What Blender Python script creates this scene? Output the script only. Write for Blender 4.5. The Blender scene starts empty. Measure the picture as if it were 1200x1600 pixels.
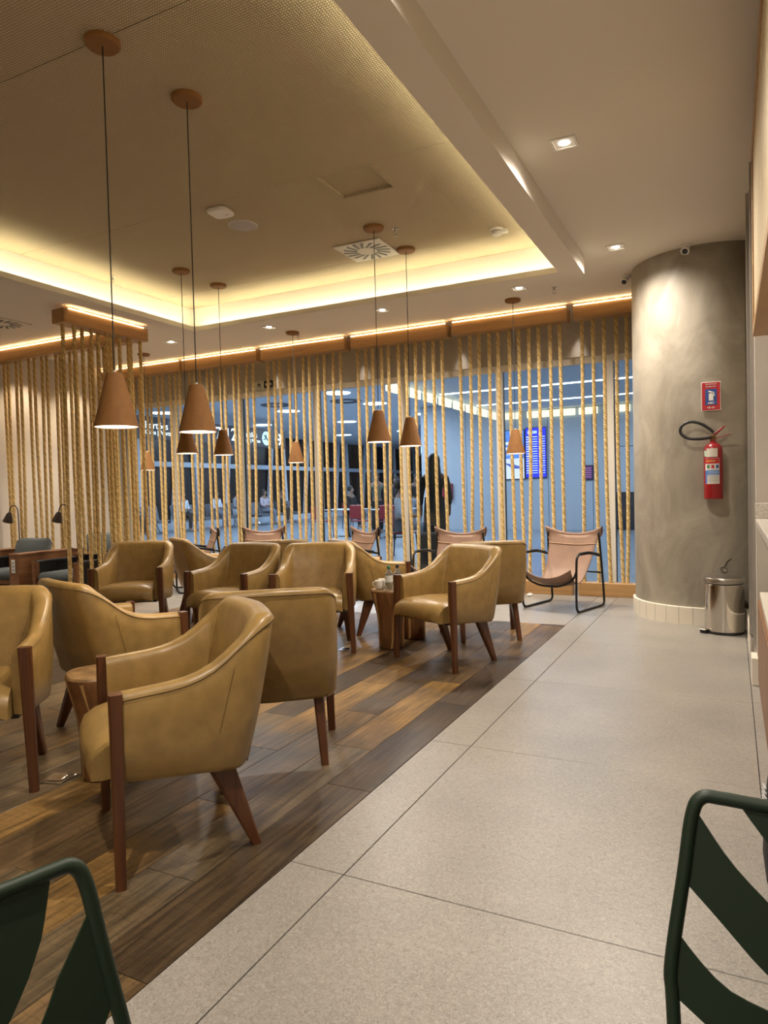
import bpy, bmesh, math, random
from mathutils import Vector, Matrix
random.seed(7)
PI = math.pi
sc = bpy.context.scene
COL = sc.collection

# ------------------------------------------------------------------ camera
def make_camera():
    f, yaw, pitch, roll, h = 1088.34, .463558, .0297629, -.0253198, 1.2075
    f0 = Vector((-math.sin(yaw), math.cos(yaw), 0)); r0 = Vector((math.cos(yaw), math.sin(yaw), 0)); u0 = Vector((0, 0, 1))
    fw = f0 * math.cos(pitch) - u0 * math.sin(pitch); u = u0 * math.cos(pitch) + f0 * math.sin(pitch)
    r = r0 * math.cos(roll) + u * math.sin(roll); u = u * math.cos(roll) - r0 * math.sin(roll)
    cd = bpy.data.cameras.new('camera'); cd.sensor_fit = 'VERTICAL'; cd.sensor_height = 36; cd.lens = f / 1600 * 36
    cd.clip_start = .05; cd.clip_end = 200
    co = bpy.data.objects.new('camera', cd); COL.objects.link(co)
    m = Matrix.Identity(4)
    for i in range(3):
        m[i][0] = r[i]; m[i][1] = u[i]; m[i][2] = -fw[i]
    m[2][3] = h
    co.matrix_world = m
    sc.camera = co
make_camera()

# ------------------------------------------------------------------ world, exposure
w = bpy.data.worlds.new('night'); sc.world = w; w.use_nodes = True
w.node_tree.nodes['Background'].inputs[0].default_value = (.012, .016, .026, 1)
w.node_tree.nodes['Background'].inputs[1].default_value = 1.0
vs = sc.view_settings
vs.view_transform = 'Standard'; vs.look = 'None'; vs.gamma = 1; vs.use_curve_mapping = False; vs.exposure = 0.8
cy = sc.cycles
cy.use_denoising = True
cy.max_bounces = 8; cy.diffuse_bounces = 4; cy.glossy_bounces = 4; cy.transparent_max_bounces = 16; cy.transmission_bounces = 6
cy.sample_clamp_indirect = 6.0
cy.caustics_reflective = False; cy.caustics_refractive = False

# ------------------------------------------------------------------ lights
WARM = (1, .80, .56); NEUT = (1, .89, .76); COOL = (.64, .80, 1.0)
def spot(loc, power, ang=80, blend=.7, col=NEUT, rad=.04, name='downlight_beam', aim=None):
    l = bpy.data.lights.new(name, 'SPOT'); l.energy = power; l.spot_size = math.radians(ang); l.spot_blend = blend
    l.color = col; l.shadow_soft_size = rad
    o = bpy.data.objects.new(name, l); COL.objects.link(o); o.location = loc
    if aim is not None:
        o.rotation_euler = (Vector(aim) - Vector(loc)).to_track_quat('-Z', 'Y').to_euler()
    return o
def area(loc, sx, sy, power, col, rot=(0, 0, 0), name='ceiling_panel_light'):
    l = bpy.data.lights.new(name, 'AREA'); l.shape = 'RECTANGLE'; l.size = sx; l.size_y = sy; l.energy = power; l.color = col
    o = bpy.data.objects.new(name, l); COL.objects.link(o); o.location = loc; o.rotation_euler = rot
    return o
DL_MAIN = [(-.85, 4.158), (-.85, 6.159)]
DL_ROPE = [(-1.88, 6.9), (-3.42, 6.92), (-4.92, 6.9), (-6.44, 6.88)]
for x, y in DL_MAIN: spot((x, y, 3.175), 115, 158, 1)
for x, y in [(-.85, 2.158), (-.85, .158), (-.85, -1.84)]: spot((x, y, 3.175), 115, 158, 1)      # the same row, out of frame
for x, y in DL_ROPE: spot((x, y, 3.175), 120, 150, 1)
for x, y in [(-7.3, 2.6), (-7.3, 4.4), (-7.6, 6.9)]: spot((x, y, 3.17), 90, 95, .8)
# wall-washers behind the rope screens
for x in (-1.555, -2.96, -4.335, -5.72, -7.1): spot((x, 8.10, 3.155), 16, 40, .8, (1, .88, .78), .015, aim=(x, 8.12, 1.5))
for y in (6.4, 7.2): spot((-8.25, y, 3.1), 40, 90, .8, WARM, .03, aim=(-8.7, y, 1.2))
for y in (5.2, 6.0): spot((-8.45, y, 3.1), 40, 90, .8, WARM, .03, aim=(-8.7, y, 1.2))
# concourse beyond the glass: rows of cool ceiling panels
area((-2.5, 15.0, 3.36), 9, .12, 60, COOL); area((-2.5, 17.6, 3.36), 9, .12, 50, COOL)
area((-2.5, 11.0, 3.36), 9, .12, 60, COOL)  # out-of-view light line near the glass, added to light the concourse
DISCS = [(-9.0, 15.5), (-9.2, 18.0), (-9.1, 21.5), (-9.3, 26), (-12.2, 14.2), (-12.2, 18), (-12.4, 22), (-12.4, 27), (-15.4, 12.5), (-15.4, 16), (-15.4, 21), (-15.4, 27), (-9.2, 32), (-12.4, 33), (-9.0, 11.5), (-12.2, 10.8)]
for x, y in DISCS:
    l = area((x, y, 3.735), .68, .68, 56, COOL, name='disc_light'); l.data.shape = 'DISK'

# ------------------------------------------------------------------ materials
MATS = {}
def mat(name, color, rough=.5, metal=0, spec=.5, emit=None, estr=1.0, noise=None, bump=None, coat=0):
    """plain principled; noise=(scale,amount,stretch) varies the colour; bump=(scale,strength,dist)"""
    if name in MATS: return MATS[name]
    m = bpy.data.materials.new(name); m.use_nodes = True; nt = m.node_tree; b = nt.nodes['Principled BSDF']
    b.inputs['Base Color'].default_value = (*color, 1); b.inputs['Roughness'].default_value = rough; b.inputs['Metallic'].default_value = metal
    b.inputs['Specular IOR Level'].default_value = spec
    b.inputs['Coat Weight'].default_value = coat
    if emit: b.inputs['Emission Color'].default_value = (*emit, 1); b.inputs['Emission Strength'].default_value = estr
    if noise or bump: tc = nt.nodes.new('ShaderNodeTexCoord')
    if noise:
        sca, amt, st = noise
        mp = nt.nodes.new('ShaderNodeMapping'); mp.inputs['Scale'].default_value = st
        nt.links.new(tc.outputs['Object'], mp.inputs[0])
        n = nt.nodes.new('ShaderNodeTexNoise'); n.inputs['Scale'].default_value = sca; n.inputs['Detail'].default_value = 6
        nt.links.new(mp.outputs[0], n.inputs['Vector'])
        r = nt.nodes.new('ShaderNodeValToRGB')
        r.color_ramp.elements[0].position = .3; r.color_ramp.elements[1].position = .7
        r.color_ramp.elements[0].color = (*[max(0, c * (1 - amt)) for c in color], 1); r.color_ramp.elements[1].color = (*[min(1, c * (1 + amt)) for c in color], 1)
        nt.links.new(n.outputs['Fac'], r.inputs[0]); nt.links.new(r.outputs[0], b.inputs['Base Color'])
    if bump:
        n2 = nt.nodes.new('ShaderNodeTexNoise'); n2.inputs['Scale'].default_value = bump[0]; n2.inputs['Detail'].default_value = 4
        nt.links.new(tc.outputs['Object'], n2.inputs['Vector'])
        bp = nt.nodes.new('ShaderNodeBump'); bp.inputs['Strength'].default_value = bump[1]; bp.inputs['Distance'].default_value = bump[2]
        nt.links.new(n2.outputs['Fac'], bp.inputs['Height']); nt.links.new(bp.outputs[0], b.inputs['Normal'])
    MATS[name] = m
    return m
def emis(name, col, s):
    if name in MATS: return MATS[name]
    m = bpy.data.materials.new(name); m.use_nodes = True; nt = m.node_tree; nt.nodes.clear()
    e = nt.nodes.new('ShaderNodeEmission'); e.inputs[0].default_value = (*col, 1); e.inputs[1].default_value = s
    o = nt.nodes.new('ShaderNodeOutputMaterial'); nt.links.new(e.outputs[0], o.inputs[0]); MATS[name] = m
    return m
def glass_mat():
    m = bpy.data.materials.new('window_glass'); m.use_nodes = True; nt = m.node_tree; nt.nodes.clear()
    t = nt.nodes.new('ShaderNodeBsdfTransparent'); t.inputs[0].default_value = (.9, .95, .98, 1)
    g = nt.nodes.new('ShaderNodeBsdfGlossy'); g.inputs['Roughness'].default_value = .02
    lw = nt.nodes.new('ShaderNodeLayerWeight'); lw.inputs[0].default_value = .5
    pw = nt.nodes.new('ShaderNodeMath'); pw.operation = 'POWER'; pw.inputs[1].default_value = 5; nt.links.new(lw.outputs['Facing'], pw.inputs[0])
    f = nt.nodes.new('ShaderNodeMath'); f.operation = 'MULTIPLY_ADD'; f.inputs[1].default_value = .9; f.inputs[2].default_value = .035; nt.links.new(pw.outputs[0], f.inputs[0])
    mx = nt.nodes.new('ShaderNodeMixShader'); o = nt.nodes.new('ShaderNodeOutputMaterial')
    nt.links.new(f.outputs[0], mx.inputs[0]); nt.links.new(t.outputs[0], mx.inputs[1]); nt.links.new(g.outputs[0], mx.inputs[2]); nt.links.new(mx.outputs[0], o.inputs[0])
    return m
def wood_mat(name, c1, c2, scale=6, axis='Y', rough=.4, objcolor=False, bump=.15):
    """streaky grain along an axis; with objcolor each plank takes its own tone"""
    m = bpy.data.materials.new(name); m.use_nodes = True; nt = m.node_tree; b = nt.nodes['Principled BSDF']; b.inputs['Roughness'].default_value = rough
    tc = nt.nodes.new('ShaderNodeTexCoord'); mp = nt.nodes.new('ShaderNodeMapping'); oi = nt.nodes.new('ShaderNodeObjectInfo')
    s = {'X': (.06, 1, 1), 'Y': (1, .06, 1), 'Z': (1, 1, .06)}[axis]; mp.inputs['Scale'].default_value = s
    vm = nt.nodes.new('ShaderNodeVectorMath'); vm.operation = 'MULTIPLY_ADD'
    cb = nt.nodes.new('ShaderNodeCombineXYZ')
    for i in range(3): nt.links.new(oi.outputs['Random'], cb.inputs[i])
    vm.inputs[1].default_value = (37, 53, 29); nt.links.new(cb.outputs[0], vm.inputs[0]); nt.links.new(tc.outputs['Object'], vm.inputs[2])
    nt.links.new(vm.outputs[0], mp.inputs[0])
    n = nt.nodes.new('ShaderNodeTexNoise'); n.inputs['Scale'].default_value = scale * 6; n.inputs['Detail'].default_value = 7; n.inputs['Roughness'].default_value = .65; n.inputs['Distortion'].default_value = .6
    nt.links.new(mp.outputs[0], n.inputs['Vector'])
    r = nt.nodes.new('ShaderNodeValToRGB'); r.color_ramp.elements[0].position = .32; r.color_ramp.elements[1].position = .68
    r.color_ramp.elements[0].color = (*c1, 1); r.color_ramp.elements[1].color = (*c2, 1); nt.links.new(n.outputs['Fac'], r.inputs[0])
    out = r.outputs[0]
    if objcolor:
        # large blotches of wear plus saw marks across the board, times the plank's own tone
        n3 = nt.nodes.new('ShaderNodeTexNoise'); n3.inputs['Scale'].default_value = 3.2; n3.inputs['Detail'].default_value = 5; nt.links.new(vm.outputs[0], n3.inputs['Vector'])
        r3 = nt.nodes.new('ShaderNodeValToRGB'); r3.color_ramp.elements[0].position = .3; r3.color_ramp.elements[1].position = .72
        r3.color_ramp.elements[0].color = (.5, .48, .46, 1); r3.color_ramp.elements[1].color = (1.3, 1.25, 1.15, 1); nt.links.new(n3.outputs['Fac'], r3.inputs[0])
        m1 = nt.nodes.new('ShaderNodeMix'); m1.data_type = 'RGBA'; m1.blend_type = 'MULTIPLY'; m1.inputs[0].default_value = 1
        nt.links.new(out, m1.inputs[6]); nt.links.new(r3.outputs[0], m1.inputs[7])
        wv = nt.nodes.new('ShaderNodeTexWave'); wv.bands_direction = 'Y'; wv.inputs['Scale'].default_value = 9; wv.inputs['Distortion'].default_value = 5; wv.inputs['Detail'].default_value = 4; wv.inputs['Detail Scale'].default_value = 3
        nt.links.new(vm.outputs[0], wv.inputs['Vector'])
        rw = nt.nodes.new('ShaderNodeValToRGB'); rw.color_ramp.elements[0].position = 0; rw.color_ramp.elements[1].position = .12
        rw.color_ramp.elements[0].color = (.62, .62, .62, 1); rw.color_ramp.elements[1].color = (1, 1, 1, 1); nt.links.new(wv.outputs['Fac'], rw.inputs[0])
        m0 = nt.nodes.new('ShaderNodeMix'); m0.data_type = 'RGBA'; m0.blend_type = 'MULTIPLY'; nt.links.new(n3.outputs['Fac'], m0.inputs[0])
        nt.links.new(m1.outputs[2], m0.inputs[6]); nt.links.new(rw.outputs[0], m0.inputs[7]); m1 = m0
        m2 = nt.nodes.new('ShaderNodeMix'); m2.data_type = 'RGBA'; m2.blend_type = 'MULTIPLY'; m2.inputs[0].default_value = 1
        nt.links.new(m1.outputs[2], m2.inputs[6]); nt.links.new(oi.outputs['Color'], m2.inputs[7])
        out = m2.outputs[2]
    nt.links.new(out, b.inputs['Base Color'])
    bp = nt.nodes.new('ShaderNodeBump'); bp.inputs['Strength'].default_value = bump; bp.inputs['Distance'].default_value = .004
    nt.links.new(n.outputs['Fac'], bp.inputs['Height']); nt.links.new(bp.outputs[0], b.inputs['Normal'])
    MATS[name] = m
    return m
def cement_mat(name, c1, c2, rough=.6):
    m = bpy.data.materials.new(name); m.use_nodes = True; nt = m.node_tree; b = nt.nodes['Principled BSDF']; b.inputs['Roughness'].default_value = rough
    tc = nt.nodes.new('ShaderNodeTexCoord')
    mp = nt.nodes.new('ShaderNodeMapping'); mp.inputs['Scale'].default_value = (1, 1, .7); nt.links.new(tc.outputs['Object'], mp.inputs[0])
    n = nt.nodes.new('ShaderNodeTexNoise'); n.inputs['Scale'].default_value = 2.4; n.inputs['Detail'].default_value = 9; n.inputs['Roughness'].default_value = .62; n.inputs['Distortion'].default_value = 1.4
    nt.links.new(mp.outputs[0], n.inputs['Vector'])
    r = nt.nodes.new('ShaderNodeValToRGB'); r.color_ramp.elements[0].position = .3; r.color_ramp.elements[1].position = .72
    r.color_ramp.elements[0].color = (*c1, 1); r.color_ramp.elements[1].color = (*c2, 1)
    nt.links.new(n.outputs['Fac'], r.inputs[0]); nt.links.new(r.outputs[0], b.inputs['Base Color'])
    bp = nt.nodes.new('ShaderNodeBump'); bp.inputs['Strength'].default_value = .12; bp.inputs['Distance'].default_value = .01
    nt.links.new(n.outputs['Fac'], bp.inputs['Height']); nt.links.new(bp.outputs[0], b.inputs['Normal'])
    MATS[name] = m
    return m
def weave_mat(name, col):
    m = bpy.data.materials.new(name); m.use_nodes = True; nt = m.node_tree; b = nt.nodes['Principled BSDF']; b.inputs['Roughness'].default_value = .9
    b.inputs['Specular IOR Level'].default_value = .1
    tc = nt.nodes.new('ShaderNodeTexCoord')
    hs = []
    for d in ('X', 'Y'):
        wv = nt.nodes.new('ShaderNodeTexWave'); wv.bands_direction = d; wv.inputs['Scale'].default_value = 22; wv.inputs['Distortion'].default_value = .6; wv.inputs['Detail'].default_value = 1
        nt.links.new(tc.outputs['Object'], wv.inputs['Vector']); hs.append(wv)
    mu = nt.nodes.new('ShaderNodeMath'); mu.operation = 'MULTIPLY'; nt.links.new(hs[0].outputs['Fac'], mu.inputs[0]); nt.links.new(hs[1].outputs['Fac'], mu.inputs[1])
    r = nt.nodes.new('ShaderNodeValToRGB'); r.color_ramp.elements[0].color = (*[c * .66 for c in col], 1); r.color_ramp.elements[1].color = (*[c * 1.25 for c in col], 1)
    nt.links.new(mu.outputs[0], r.inputs[0]); nt.links.new(r.outputs[0], b.inputs['Base Color'])
    bp = nt.nodes.new('ShaderNodeBump'); bp.inputs['Strength'].default_value = .6; bp.inputs['Distance'].default_value = .006
    nt.links.new(mu.outputs[0], bp.inputs['Height']); nt.links.new(bp.outputs[0], b.inputs['Normal'])
    MATS[name] = m
    return m
def tile_mat(name, c1, c2, rough=.32):
    m = bpy.data.materials.new(name); m.use_nodes = True; nt = m.node_tree; b = nt.nodes['Principled BSDF']; b.inputs['Roughness'].default_value = rough
    tc = nt.nodes.new('ShaderNodeTexCoord'); oi = nt.nodes.new('ShaderNodeObjectInfo')
    vm = nt.nodes.new('ShaderNodeVectorMath'); vm.operation = 'ADD'; nt.links.new(tc.outputs['Object'], vm.inputs[0]); nt.links.new(oi.outputs['Location'], vm.inputs[1])
    n = nt.nodes.new('ShaderNodeTexNoise'); n.inputs['Scale'].default_value = 95; n.inputs['Detail'].default_value = 5; n.inputs['Roughness'].default_value = .75; n.inputs['Distortion'].default_value = 1.6
    n2 = nt.nodes.new('ShaderNodeTexNoise'); n2.inputs['Scale'].default_value = 2.2; n2.inputs['Detail'].default_value = 3
    nt.links.new(vm.outputs[0], n.inputs['Vector']); nt.links.new(vm.outputs[0], n2.inputs['Vector'])
    r = nt.nodes.new('ShaderNodeValToRGB'); r.color_ramp.elements[0].position = .34; r.color_ramp.elements[1].position = .66
    r.color_ramp.elements[0].color = (*c1, 1); r.color_ramp.elements[1].color = (*c2, 1); nt.links.new(n.outputs['Fac'], r.inputs[0])
    r2 = nt.nodes.new('ShaderNodeValToRGB'); r2.color_ramp.elements[0].position = .3; r2.color_ramp.elements[1].position = .7
    r2.color_ramp.elements[0].color = (.88, .88, .88, 1); r2.color_ramp.elements[1].color = (1.06, 1.05, 1.03, 1); nt.links.new(n2.outputs['Fac'], r2.inputs[0])
    mx = nt.nodes.new('ShaderNodeMix'); mx.data_type = 'RGBA'; mx.blend_type = 'MULTIPLY'; mx.inputs[0].default_value = 1
    nt.links.new(r.outputs[0], mx.inputs[6]); nt.links.new(r2.outputs[0], mx.inputs[7]); nt.links.new(mx.outputs[2], b.inputs['Base Color'])
    bp = nt.nodes.new('ShaderNodeBump'); bp.inputs['Strength'].default_value = .08; bp.inputs['Distance'].default_value = .003
    nt.links.new(n.outputs['Fac'], bp.inputs['Height']); nt.links.new(bp.outputs[0], b.inputs['Normal'])
    MATS[name] = m
    return m
M_LEATHER = mat('olive_tan_leather', (.285, .178, .058), .34, noise=(16, .16, (1, 1, 1)), bump=(160, .12, .002))
M_PIPING = mat('leather_piping', (.225, .142, .048), .45)
M_CHAIRWOOD = wood_mat('reddish_brown_wood', (.068, .022, .008), (.125, .045, .016), 5, 'Z', .35, bump=.05)
M_SLING = mat('pinkish_tan_hide', (.27, .165, .115), .55, noise=(5, .14, (1, 1, 1)), bump=(90, .1, .002))
M_BLACKMETAL = mat('black_metal', (.012, .011, .010), .4, .3)
M_STUMP = wood_mat('stump_wood', (.075, .028, .010), (.25, .11, .038), 2.2, 'Z', .42)
M_STUMPTOP = mat('stump_top_grain', (.20, .115, .045), .45, noise=(14, .5, (1, 1, .2)))
M_PLANK = wood_mat('floor_plank', (.34, .325, .31), (1.5, 1.42, 1.3), 8, 'Y', .36, objcolor=True)
M_GROUT = mat('dark_grout', (.035, .03, .026), .9)
M_TILE = tile_mat('grey_beige_porcelain', (.195, .180, .160), (.41, .385, .348))
M_PAINT = mat('ceiling_paint', (.74, .685, .61), .85)
M_WALLPAINT = mat('wall_paint', (.52, .47, .41), .8, noise=(2, .08, (1, 1, 1)))
M_PLASTER = cement_mat('taupe_plaster', (.46, .41, .35), (.58, .53, .46), .75)
M_CEMENT = cement_mat('burnt_cement', (.25, .22, .172), (.42, .38, .31), .5)
M_WHITETILE = mat('cream_baseboard', (.78, .72, .61), .4)
M_WEAVE = weave_mat('woven_ceiling_cloth', (.60, .50, .35))
M_ROPE = mat('jute_rope', (.66, .48, .215), .85, noise=(60, .3, (1, 1, 1)), spec=.2)
M_ROPE2 = mat('jute_rope_dark', (.56, .40, .175), .9, noise=(60, .3, (1, 1, 1)), spec=.2); M_ROPE3 = mat('jute_rope_pale', (.70, .52, .245), .85, noise=(60, .3, (1, 1, 1)), spec=.2)  # strand tones differ to imitate the shade in the twist's grooves
M_VALANCE = wood_mat('honey_wood', (.33, .18, .07), (.50, .295, .12), 3, 'X', .45, bump=.05)
M_VALANCE_Y = wood_mat('honey_wood_along', (.33, .18, .07), (.50, .295, .12), 3, 'Y', .45, bump=.05)
M_ALU = mat('beige_aluminium', (.84, .78, .69), .5)
M_GLASS = glass_mat()
M_TERRA = mat('terracotta_shade', (.25, .110, .028), .75, noise=(30, .1, (1, 1, 1)))
M_WHITE = mat('white_plastic', (.78, .76, .72), .45)
M_SHADEIN = mat('white_enamel', (.85, .82, .76), .5)
M_CHROME = mat('polished_steel', (.62, .58, .53), .12, 1)
M_DARKCHROME = mat('brushed_steel', (.45, .42, .38), .3, 1)
M_BLACK = mat('black_plastic', (.012, .012, .012), .45)
M_RED = mat('red_enamel', (.25, .008, .012), .3)
M_GREEN = mat('dark_green_powder_coat', (.009, .023, .011), .5, bump=(300, .1, .001))
M_SLATE = mat('slate_cushion', (.085, .10, .105), .9)
M_BOOTHWOOD = wood_mat('booth_wood', (.16, .065, .024), (.27, .12, .045), 4, 'Y', .45, bump=.05)
E_COVE = emis('cove_led', (1, .92, .62), 19)
E_STRIP = emis('amber_led', (1, .64, .30), 14)
E_LAMP = emis('lamp_glow', (1, .88, .70), 30)
E_BULB = emis('pendant_glow', (1, .86, .66), 9)
E_COOL = emis('cool_panel', (.78, .90, 1), 5)
E_LINE = emis('cool_line', (.82, .93, 1), 7)
E_YEL = emis('lit_slot', (1, .93, .60), 1.0)

# ------------------------------------------------------------------ mesh helpers
class MB:
    def __init__(s): s.v = []; s.f = []; s.m = []
    def add(s, vs, fs, mi=0):
        k = len(s.v); s.v += [tuple(v) for v in vs]; s.f += [tuple(i + k for i in f) for f in fs]; s.m += [mi] * len(fs)
        return s
    def box(s, x0, x1, y0, y1, z0, z1, mi=0):
        vs = [(x, y, z) for z in (z0, z1) for y in (y0, y1) for x in (x0, x1)]
        return s.add(vs, [(0, 2, 3, 1), (4, 5, 7, 6), (0, 1, 5, 4), (2, 6, 7, 3), (0, 4, 6, 2), (1, 3, 7, 5)], mi)
    def bbox(s, x0, x1, y0, y1, z0, z1, b=.004, mi=0):
        """chamfered box"""
        b = min(b, (x1 - x0) / 2.5, (y1 - y0) / 2.5, (z1 - z0) / 2.5)
        def ring(z, i): return [(x0 + i, y0 + b, z), (x0 + b, y0 + i, z), (x1 - b, y0 + i, z), (x1 - i, y0 + b, z), (x1 - i, y1 - b, z), (x1 - b, y1 - i, z), (x0 + b, y1 - i, z), (x0 + i, y1 - b, z)]
        vs = ring(z0, b) + ring(z0 + b, 0) + ring(z1 - b, 0) + ring(z1, b)
        fs = [tuple(range(7, -1, -1)), tuple(range(24, 32))]
        for k in range(3):
            for j in range(8): fs.append((k * 8 + j, k * 8 + (j + 1) % 8, k * 8 + 8 + (j + 1) % 8, k * 8 + 8 + j))
        return s.add(vs, fs, mi)
    def lathe(s, prof, n=24, c=(0, 0, 0), cap0=False, cap1=False, mi=0, jig=None):
        vs = []; fs = []
        for k, (r, z) in enumerate(prof):
            for j in range(n):
                a = 2 * PI * j / n; rr = r * (jig(a, k) if jig else 1); vs.append((c[0] + rr * math.cos(a), c[1] + rr * math.sin(a), c[2] + z))
        for k in range(len(prof) - 1):
            for j in range(n): fs.append((k * n + j, k * n + (j + 1) % n, (k + 1) * n + (j + 1) % n, (k + 1) * n + j))
        if cap0: fs.append(tuple(range(n - 1, -1, -1)))
        if cap1: fs.append(tuple(range((len(prof) - 1) * n, len(prof) * n)))
        return s.add(vs, fs, mi)
    def tube(s, pts, r, n=8, cap=True, mi=0, closed=False):
        P = [Vector(p) for p in pts]; rs = r if isinstance(r, (list, tuple)) else [r] * len(P)
        up = None; vs = []; fs = []
        for i, p in enumerate(P):
            if closed: t = (P[(i + 1) % len(P)] - P[i - 1])
            else: t = (P[min(i + 1, len(P) - 1)] - P[max(i - 1, 0)])
            t.normalize()
            if up is None:
                up = Vector((0, 0, 1)) if abs(t.z) < .9 else Vector((1, 0, 0))
            u = (up - t * up.dot(t)).normalized(); up = u; v = t.cross(u)
            for j in range(n):
                a = 2 * PI * j / n; vs.append(p + (u * math.cos(a) + v * math.sin(a)) * rs[i])
        m = len(P)
        for i in range(m if closed else m - 1):
            for j in range(n): fs.append((i * n + j, i * n + (j + 1) % n, ((i + 1) % m) * n + (j + 1) % n, ((i + 1) % m) * n + j))
        if cap and not closed: fs += [tuple(range(n - 1, -1, -1)), tuple(range((m - 1) * n, m * n))]
        return s.add(vs, fs, mi)
    def taper(s, p0, p1, a0, b0, a1, b1, mi=0):
        """four-sided leg between two centres with half sizes (a along x, b along y)"""
        vs = []
        for p, a, b in ((p0, a0, b0), (p1, a1, b1)):
            for sx, sy in ((-1, -.7), (-.7, -1), (.7, -1), (1, -.7), (1, .7), (.7, 1), (-.7, 1), (-1, .7)): vs.append((p[0] + sx * a, p[1] + sy * b, p[2]))
        fs = [tuple(range(7, -1, -1)), tuple(range(8, 16))] + [(j, (j + 1) % 8, 8 + (j + 1) % 8, 8 + j) for j in range(8)]
        return s.add(vs, fs, mi)
    def grid(s, rows, mi=0, wrap=False):
        n = len(rows[0]); vs = [p for r in rows for p in r]; fs = []
        for i in range(len(rows) - 1):
            for j in range(n if wrap else n - 1): fs.append((i * n + j, i * n + (j + 1) % n, (i + 1) * n + (j + 1) % n, (i + 1) * n + j))
        return s.add(vs, fs, mi)
    def mesh(s, name, mats, smooth=False, fix=True):
        me = bpy.data.meshes.new(name); me.from_pydata(s.v, [], s.f); me.polygons.foreach_set('material_index', s.m)
        for m in (mats if isinstance(mats, (list, tuple)) else [mats]): me.materials.append(m)
        if fix:
            bm = bmesh.new(); bm.from_mesh(me); bmesh.ops.recalc_face_normals(bm, faces=bm.faces); bm.to_mesh(me); bm.free()
        if smooth:
            me.polygons.foreach_set('use_smooth', [True] * len(me.polygons))
            if smooth is not True: me.set_sharp_from_angle(angle=math.radians(smooth))
        me.update()
        return me
    def build(s, name, mats, parent=None, smooth=False, loc=None, rz=0, fix=True):
        return link(name, s.mesh(name, mats, smooth, fix), parent, loc, rz)
def link(name, me, parent=None, loc=None, rz=0):
    o = bpy.data.objects.new(name, me); COL.objects.link(o)
    if parent: o.parent = parent
    if loc is not None: o.location = loc
    if rz: o.rotation_euler = (0, 0, rz)
    return o
def tag(o, label=None, cat=None, group=None, kind=None):
    if label: o['label'] = label
    if cat: o['category'] = cat
    if group: o['group'] = group
    if kind: o['kind'] = kind
    return o
def thing(name, label, cat, loc=(0, 0, 0), rz=0, group=None):
    o = bpy.data.objects.new(name, None); COL.objects.link(o); o.empty_display_size = .1
    o.location = loc; o.rotation_euler = (0, 0, rz)
    return tag(o, label, cat, group)
def copy_tree(o, parent=None):
    c = o.copy(); COL.objects.link(c); c.parent = parent
    for ch in list(o.children): copy_tree(ch, c)
    return c
def struct(name, label=None, cat=None, loc=(0, 0, 0)):
    o = bpy.data.objects.new(name, None); COL.objects.link(o); o.location = loc
    return tag(o, label, cat, None, 'structure')
def S(mb, name, mats, label=None, cat=None, smooth=False): return tag(mb.build(name, mats, smooth=smooth), label, cat, None, 'structure')
def subsurf(o, lv=1):
    md = o.modifiers.new('sub', 'SUBSURF'); md.levels = lv; md.render_levels = lv
    return o
def interp(tab, x):
    if x <= tab[0][0]: return tab[0][1]
    for (a, b), (c, d) in zip(tab, tab[1:]):
        if x <= c: return b + (d - b) * (x - a) / (c - a)
    return tab[-1][1]
def catmull(pts, k=6):
    out = []; P = [Vector(p) for p in pts]
    for i in range(len(P) - 1):
        p0, p1, p2, p3 = P[max(i - 1, 0)], P[i], P[i + 1], P[min(i + 2, len(P) - 1)]
        for j in range(k):
            t = j / k
            out.append(.5 * ((2 * p1) + (p2 - p0) * t + (2 * p0 - 5 * p1 + 4 * p2 - p3) * t * t + (3 * p1 - p0 - 3 * p2 + p3) * t ** 3))
    out.append(P[-1])
    return out
def text_mesh(name, body, size, m, parent, loc, rot, align='CENTER', bold=False):
    cu = bpy.data.curves.new(name, 'FONT'); cu.body = body; cu.size = size; cu.align_x = align; cu.align_y = 'CENTER'; cu.extrude = .001
    if bold: cu.offset = size * .018
    o = bpy.data.objects.new(name, cu); COL.objects.link(o)
    dg = bpy.context.evaluated_depsgraph_get(); me = bpy.data.meshes.new_from_object(o.evaluated_get(dg))
    bpy.data.objects.remove(o); bpy.data.curves.remove(cu)
    me.materials.clear(); me.materials.append(m)
    t = link(name, me, parent, loc); t.rotation_euler = rot
    return t

# ------------------------------------------------------------------ structure: floors
ZC = 3.2; ZF = 3.05; ZT = 3.35
WX0, WX1, WY0, WY1 = -5.41, -1.31, -1.16, 6.1
f = struct('floor', 'large grey-beige porcelain tile floor of the lounge', 'floor')
MB().box(-8.75, .75, -2.6, 8.3, -.08, -.006).build('grout_bed', M_GROUT, f)
X0, Y0, ST, J = -1.109, 1.868, 1.2, .0017
tiles = []
def rect_tiles(rx0, rx1, ry0, ry1):
    i0 = math.floor((rx0 - X0) / ST); i1 = math.ceil((rx1 - X0) / ST); j0 = math.floor((ry0 - Y0) / ST); j1 = math.ceil((ry1 - Y0) / ST)
    for i in range(i0, i1):
        for j in range(j0, j1):
            a = max(rx0, X0 + i * ST); b = min(rx1, X0 + (i + 1) * ST); c = max(ry0, Y0 + j * ST); d = min(ry1, Y0 + (j + 1) * ST)
            if b - a > .02 and d - c > .02: tiles.append((a, b, c, d))
rect_tiles(WX1, .75, -2.6, 8.3); rect_tiles(-8.75, WX1, WY1, 8.3); rect_tiles(-8.75, WX0, -2.6, WY1)
for a, b, c, d in tiles:
    wx, wy = (b - a) / 2 - J, (d - c) / 2 - J
    MB().bbox(-wx, wx, -wy, wy, -.008, 0, .0015).build('tile', M_TILE, f, loc=((a + b) / 2, (c + d) / 2, 0))
wf = struct('floor_wood', 'wood-look plank floor area in mixed brown and golden tones', 'floor')
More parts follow.
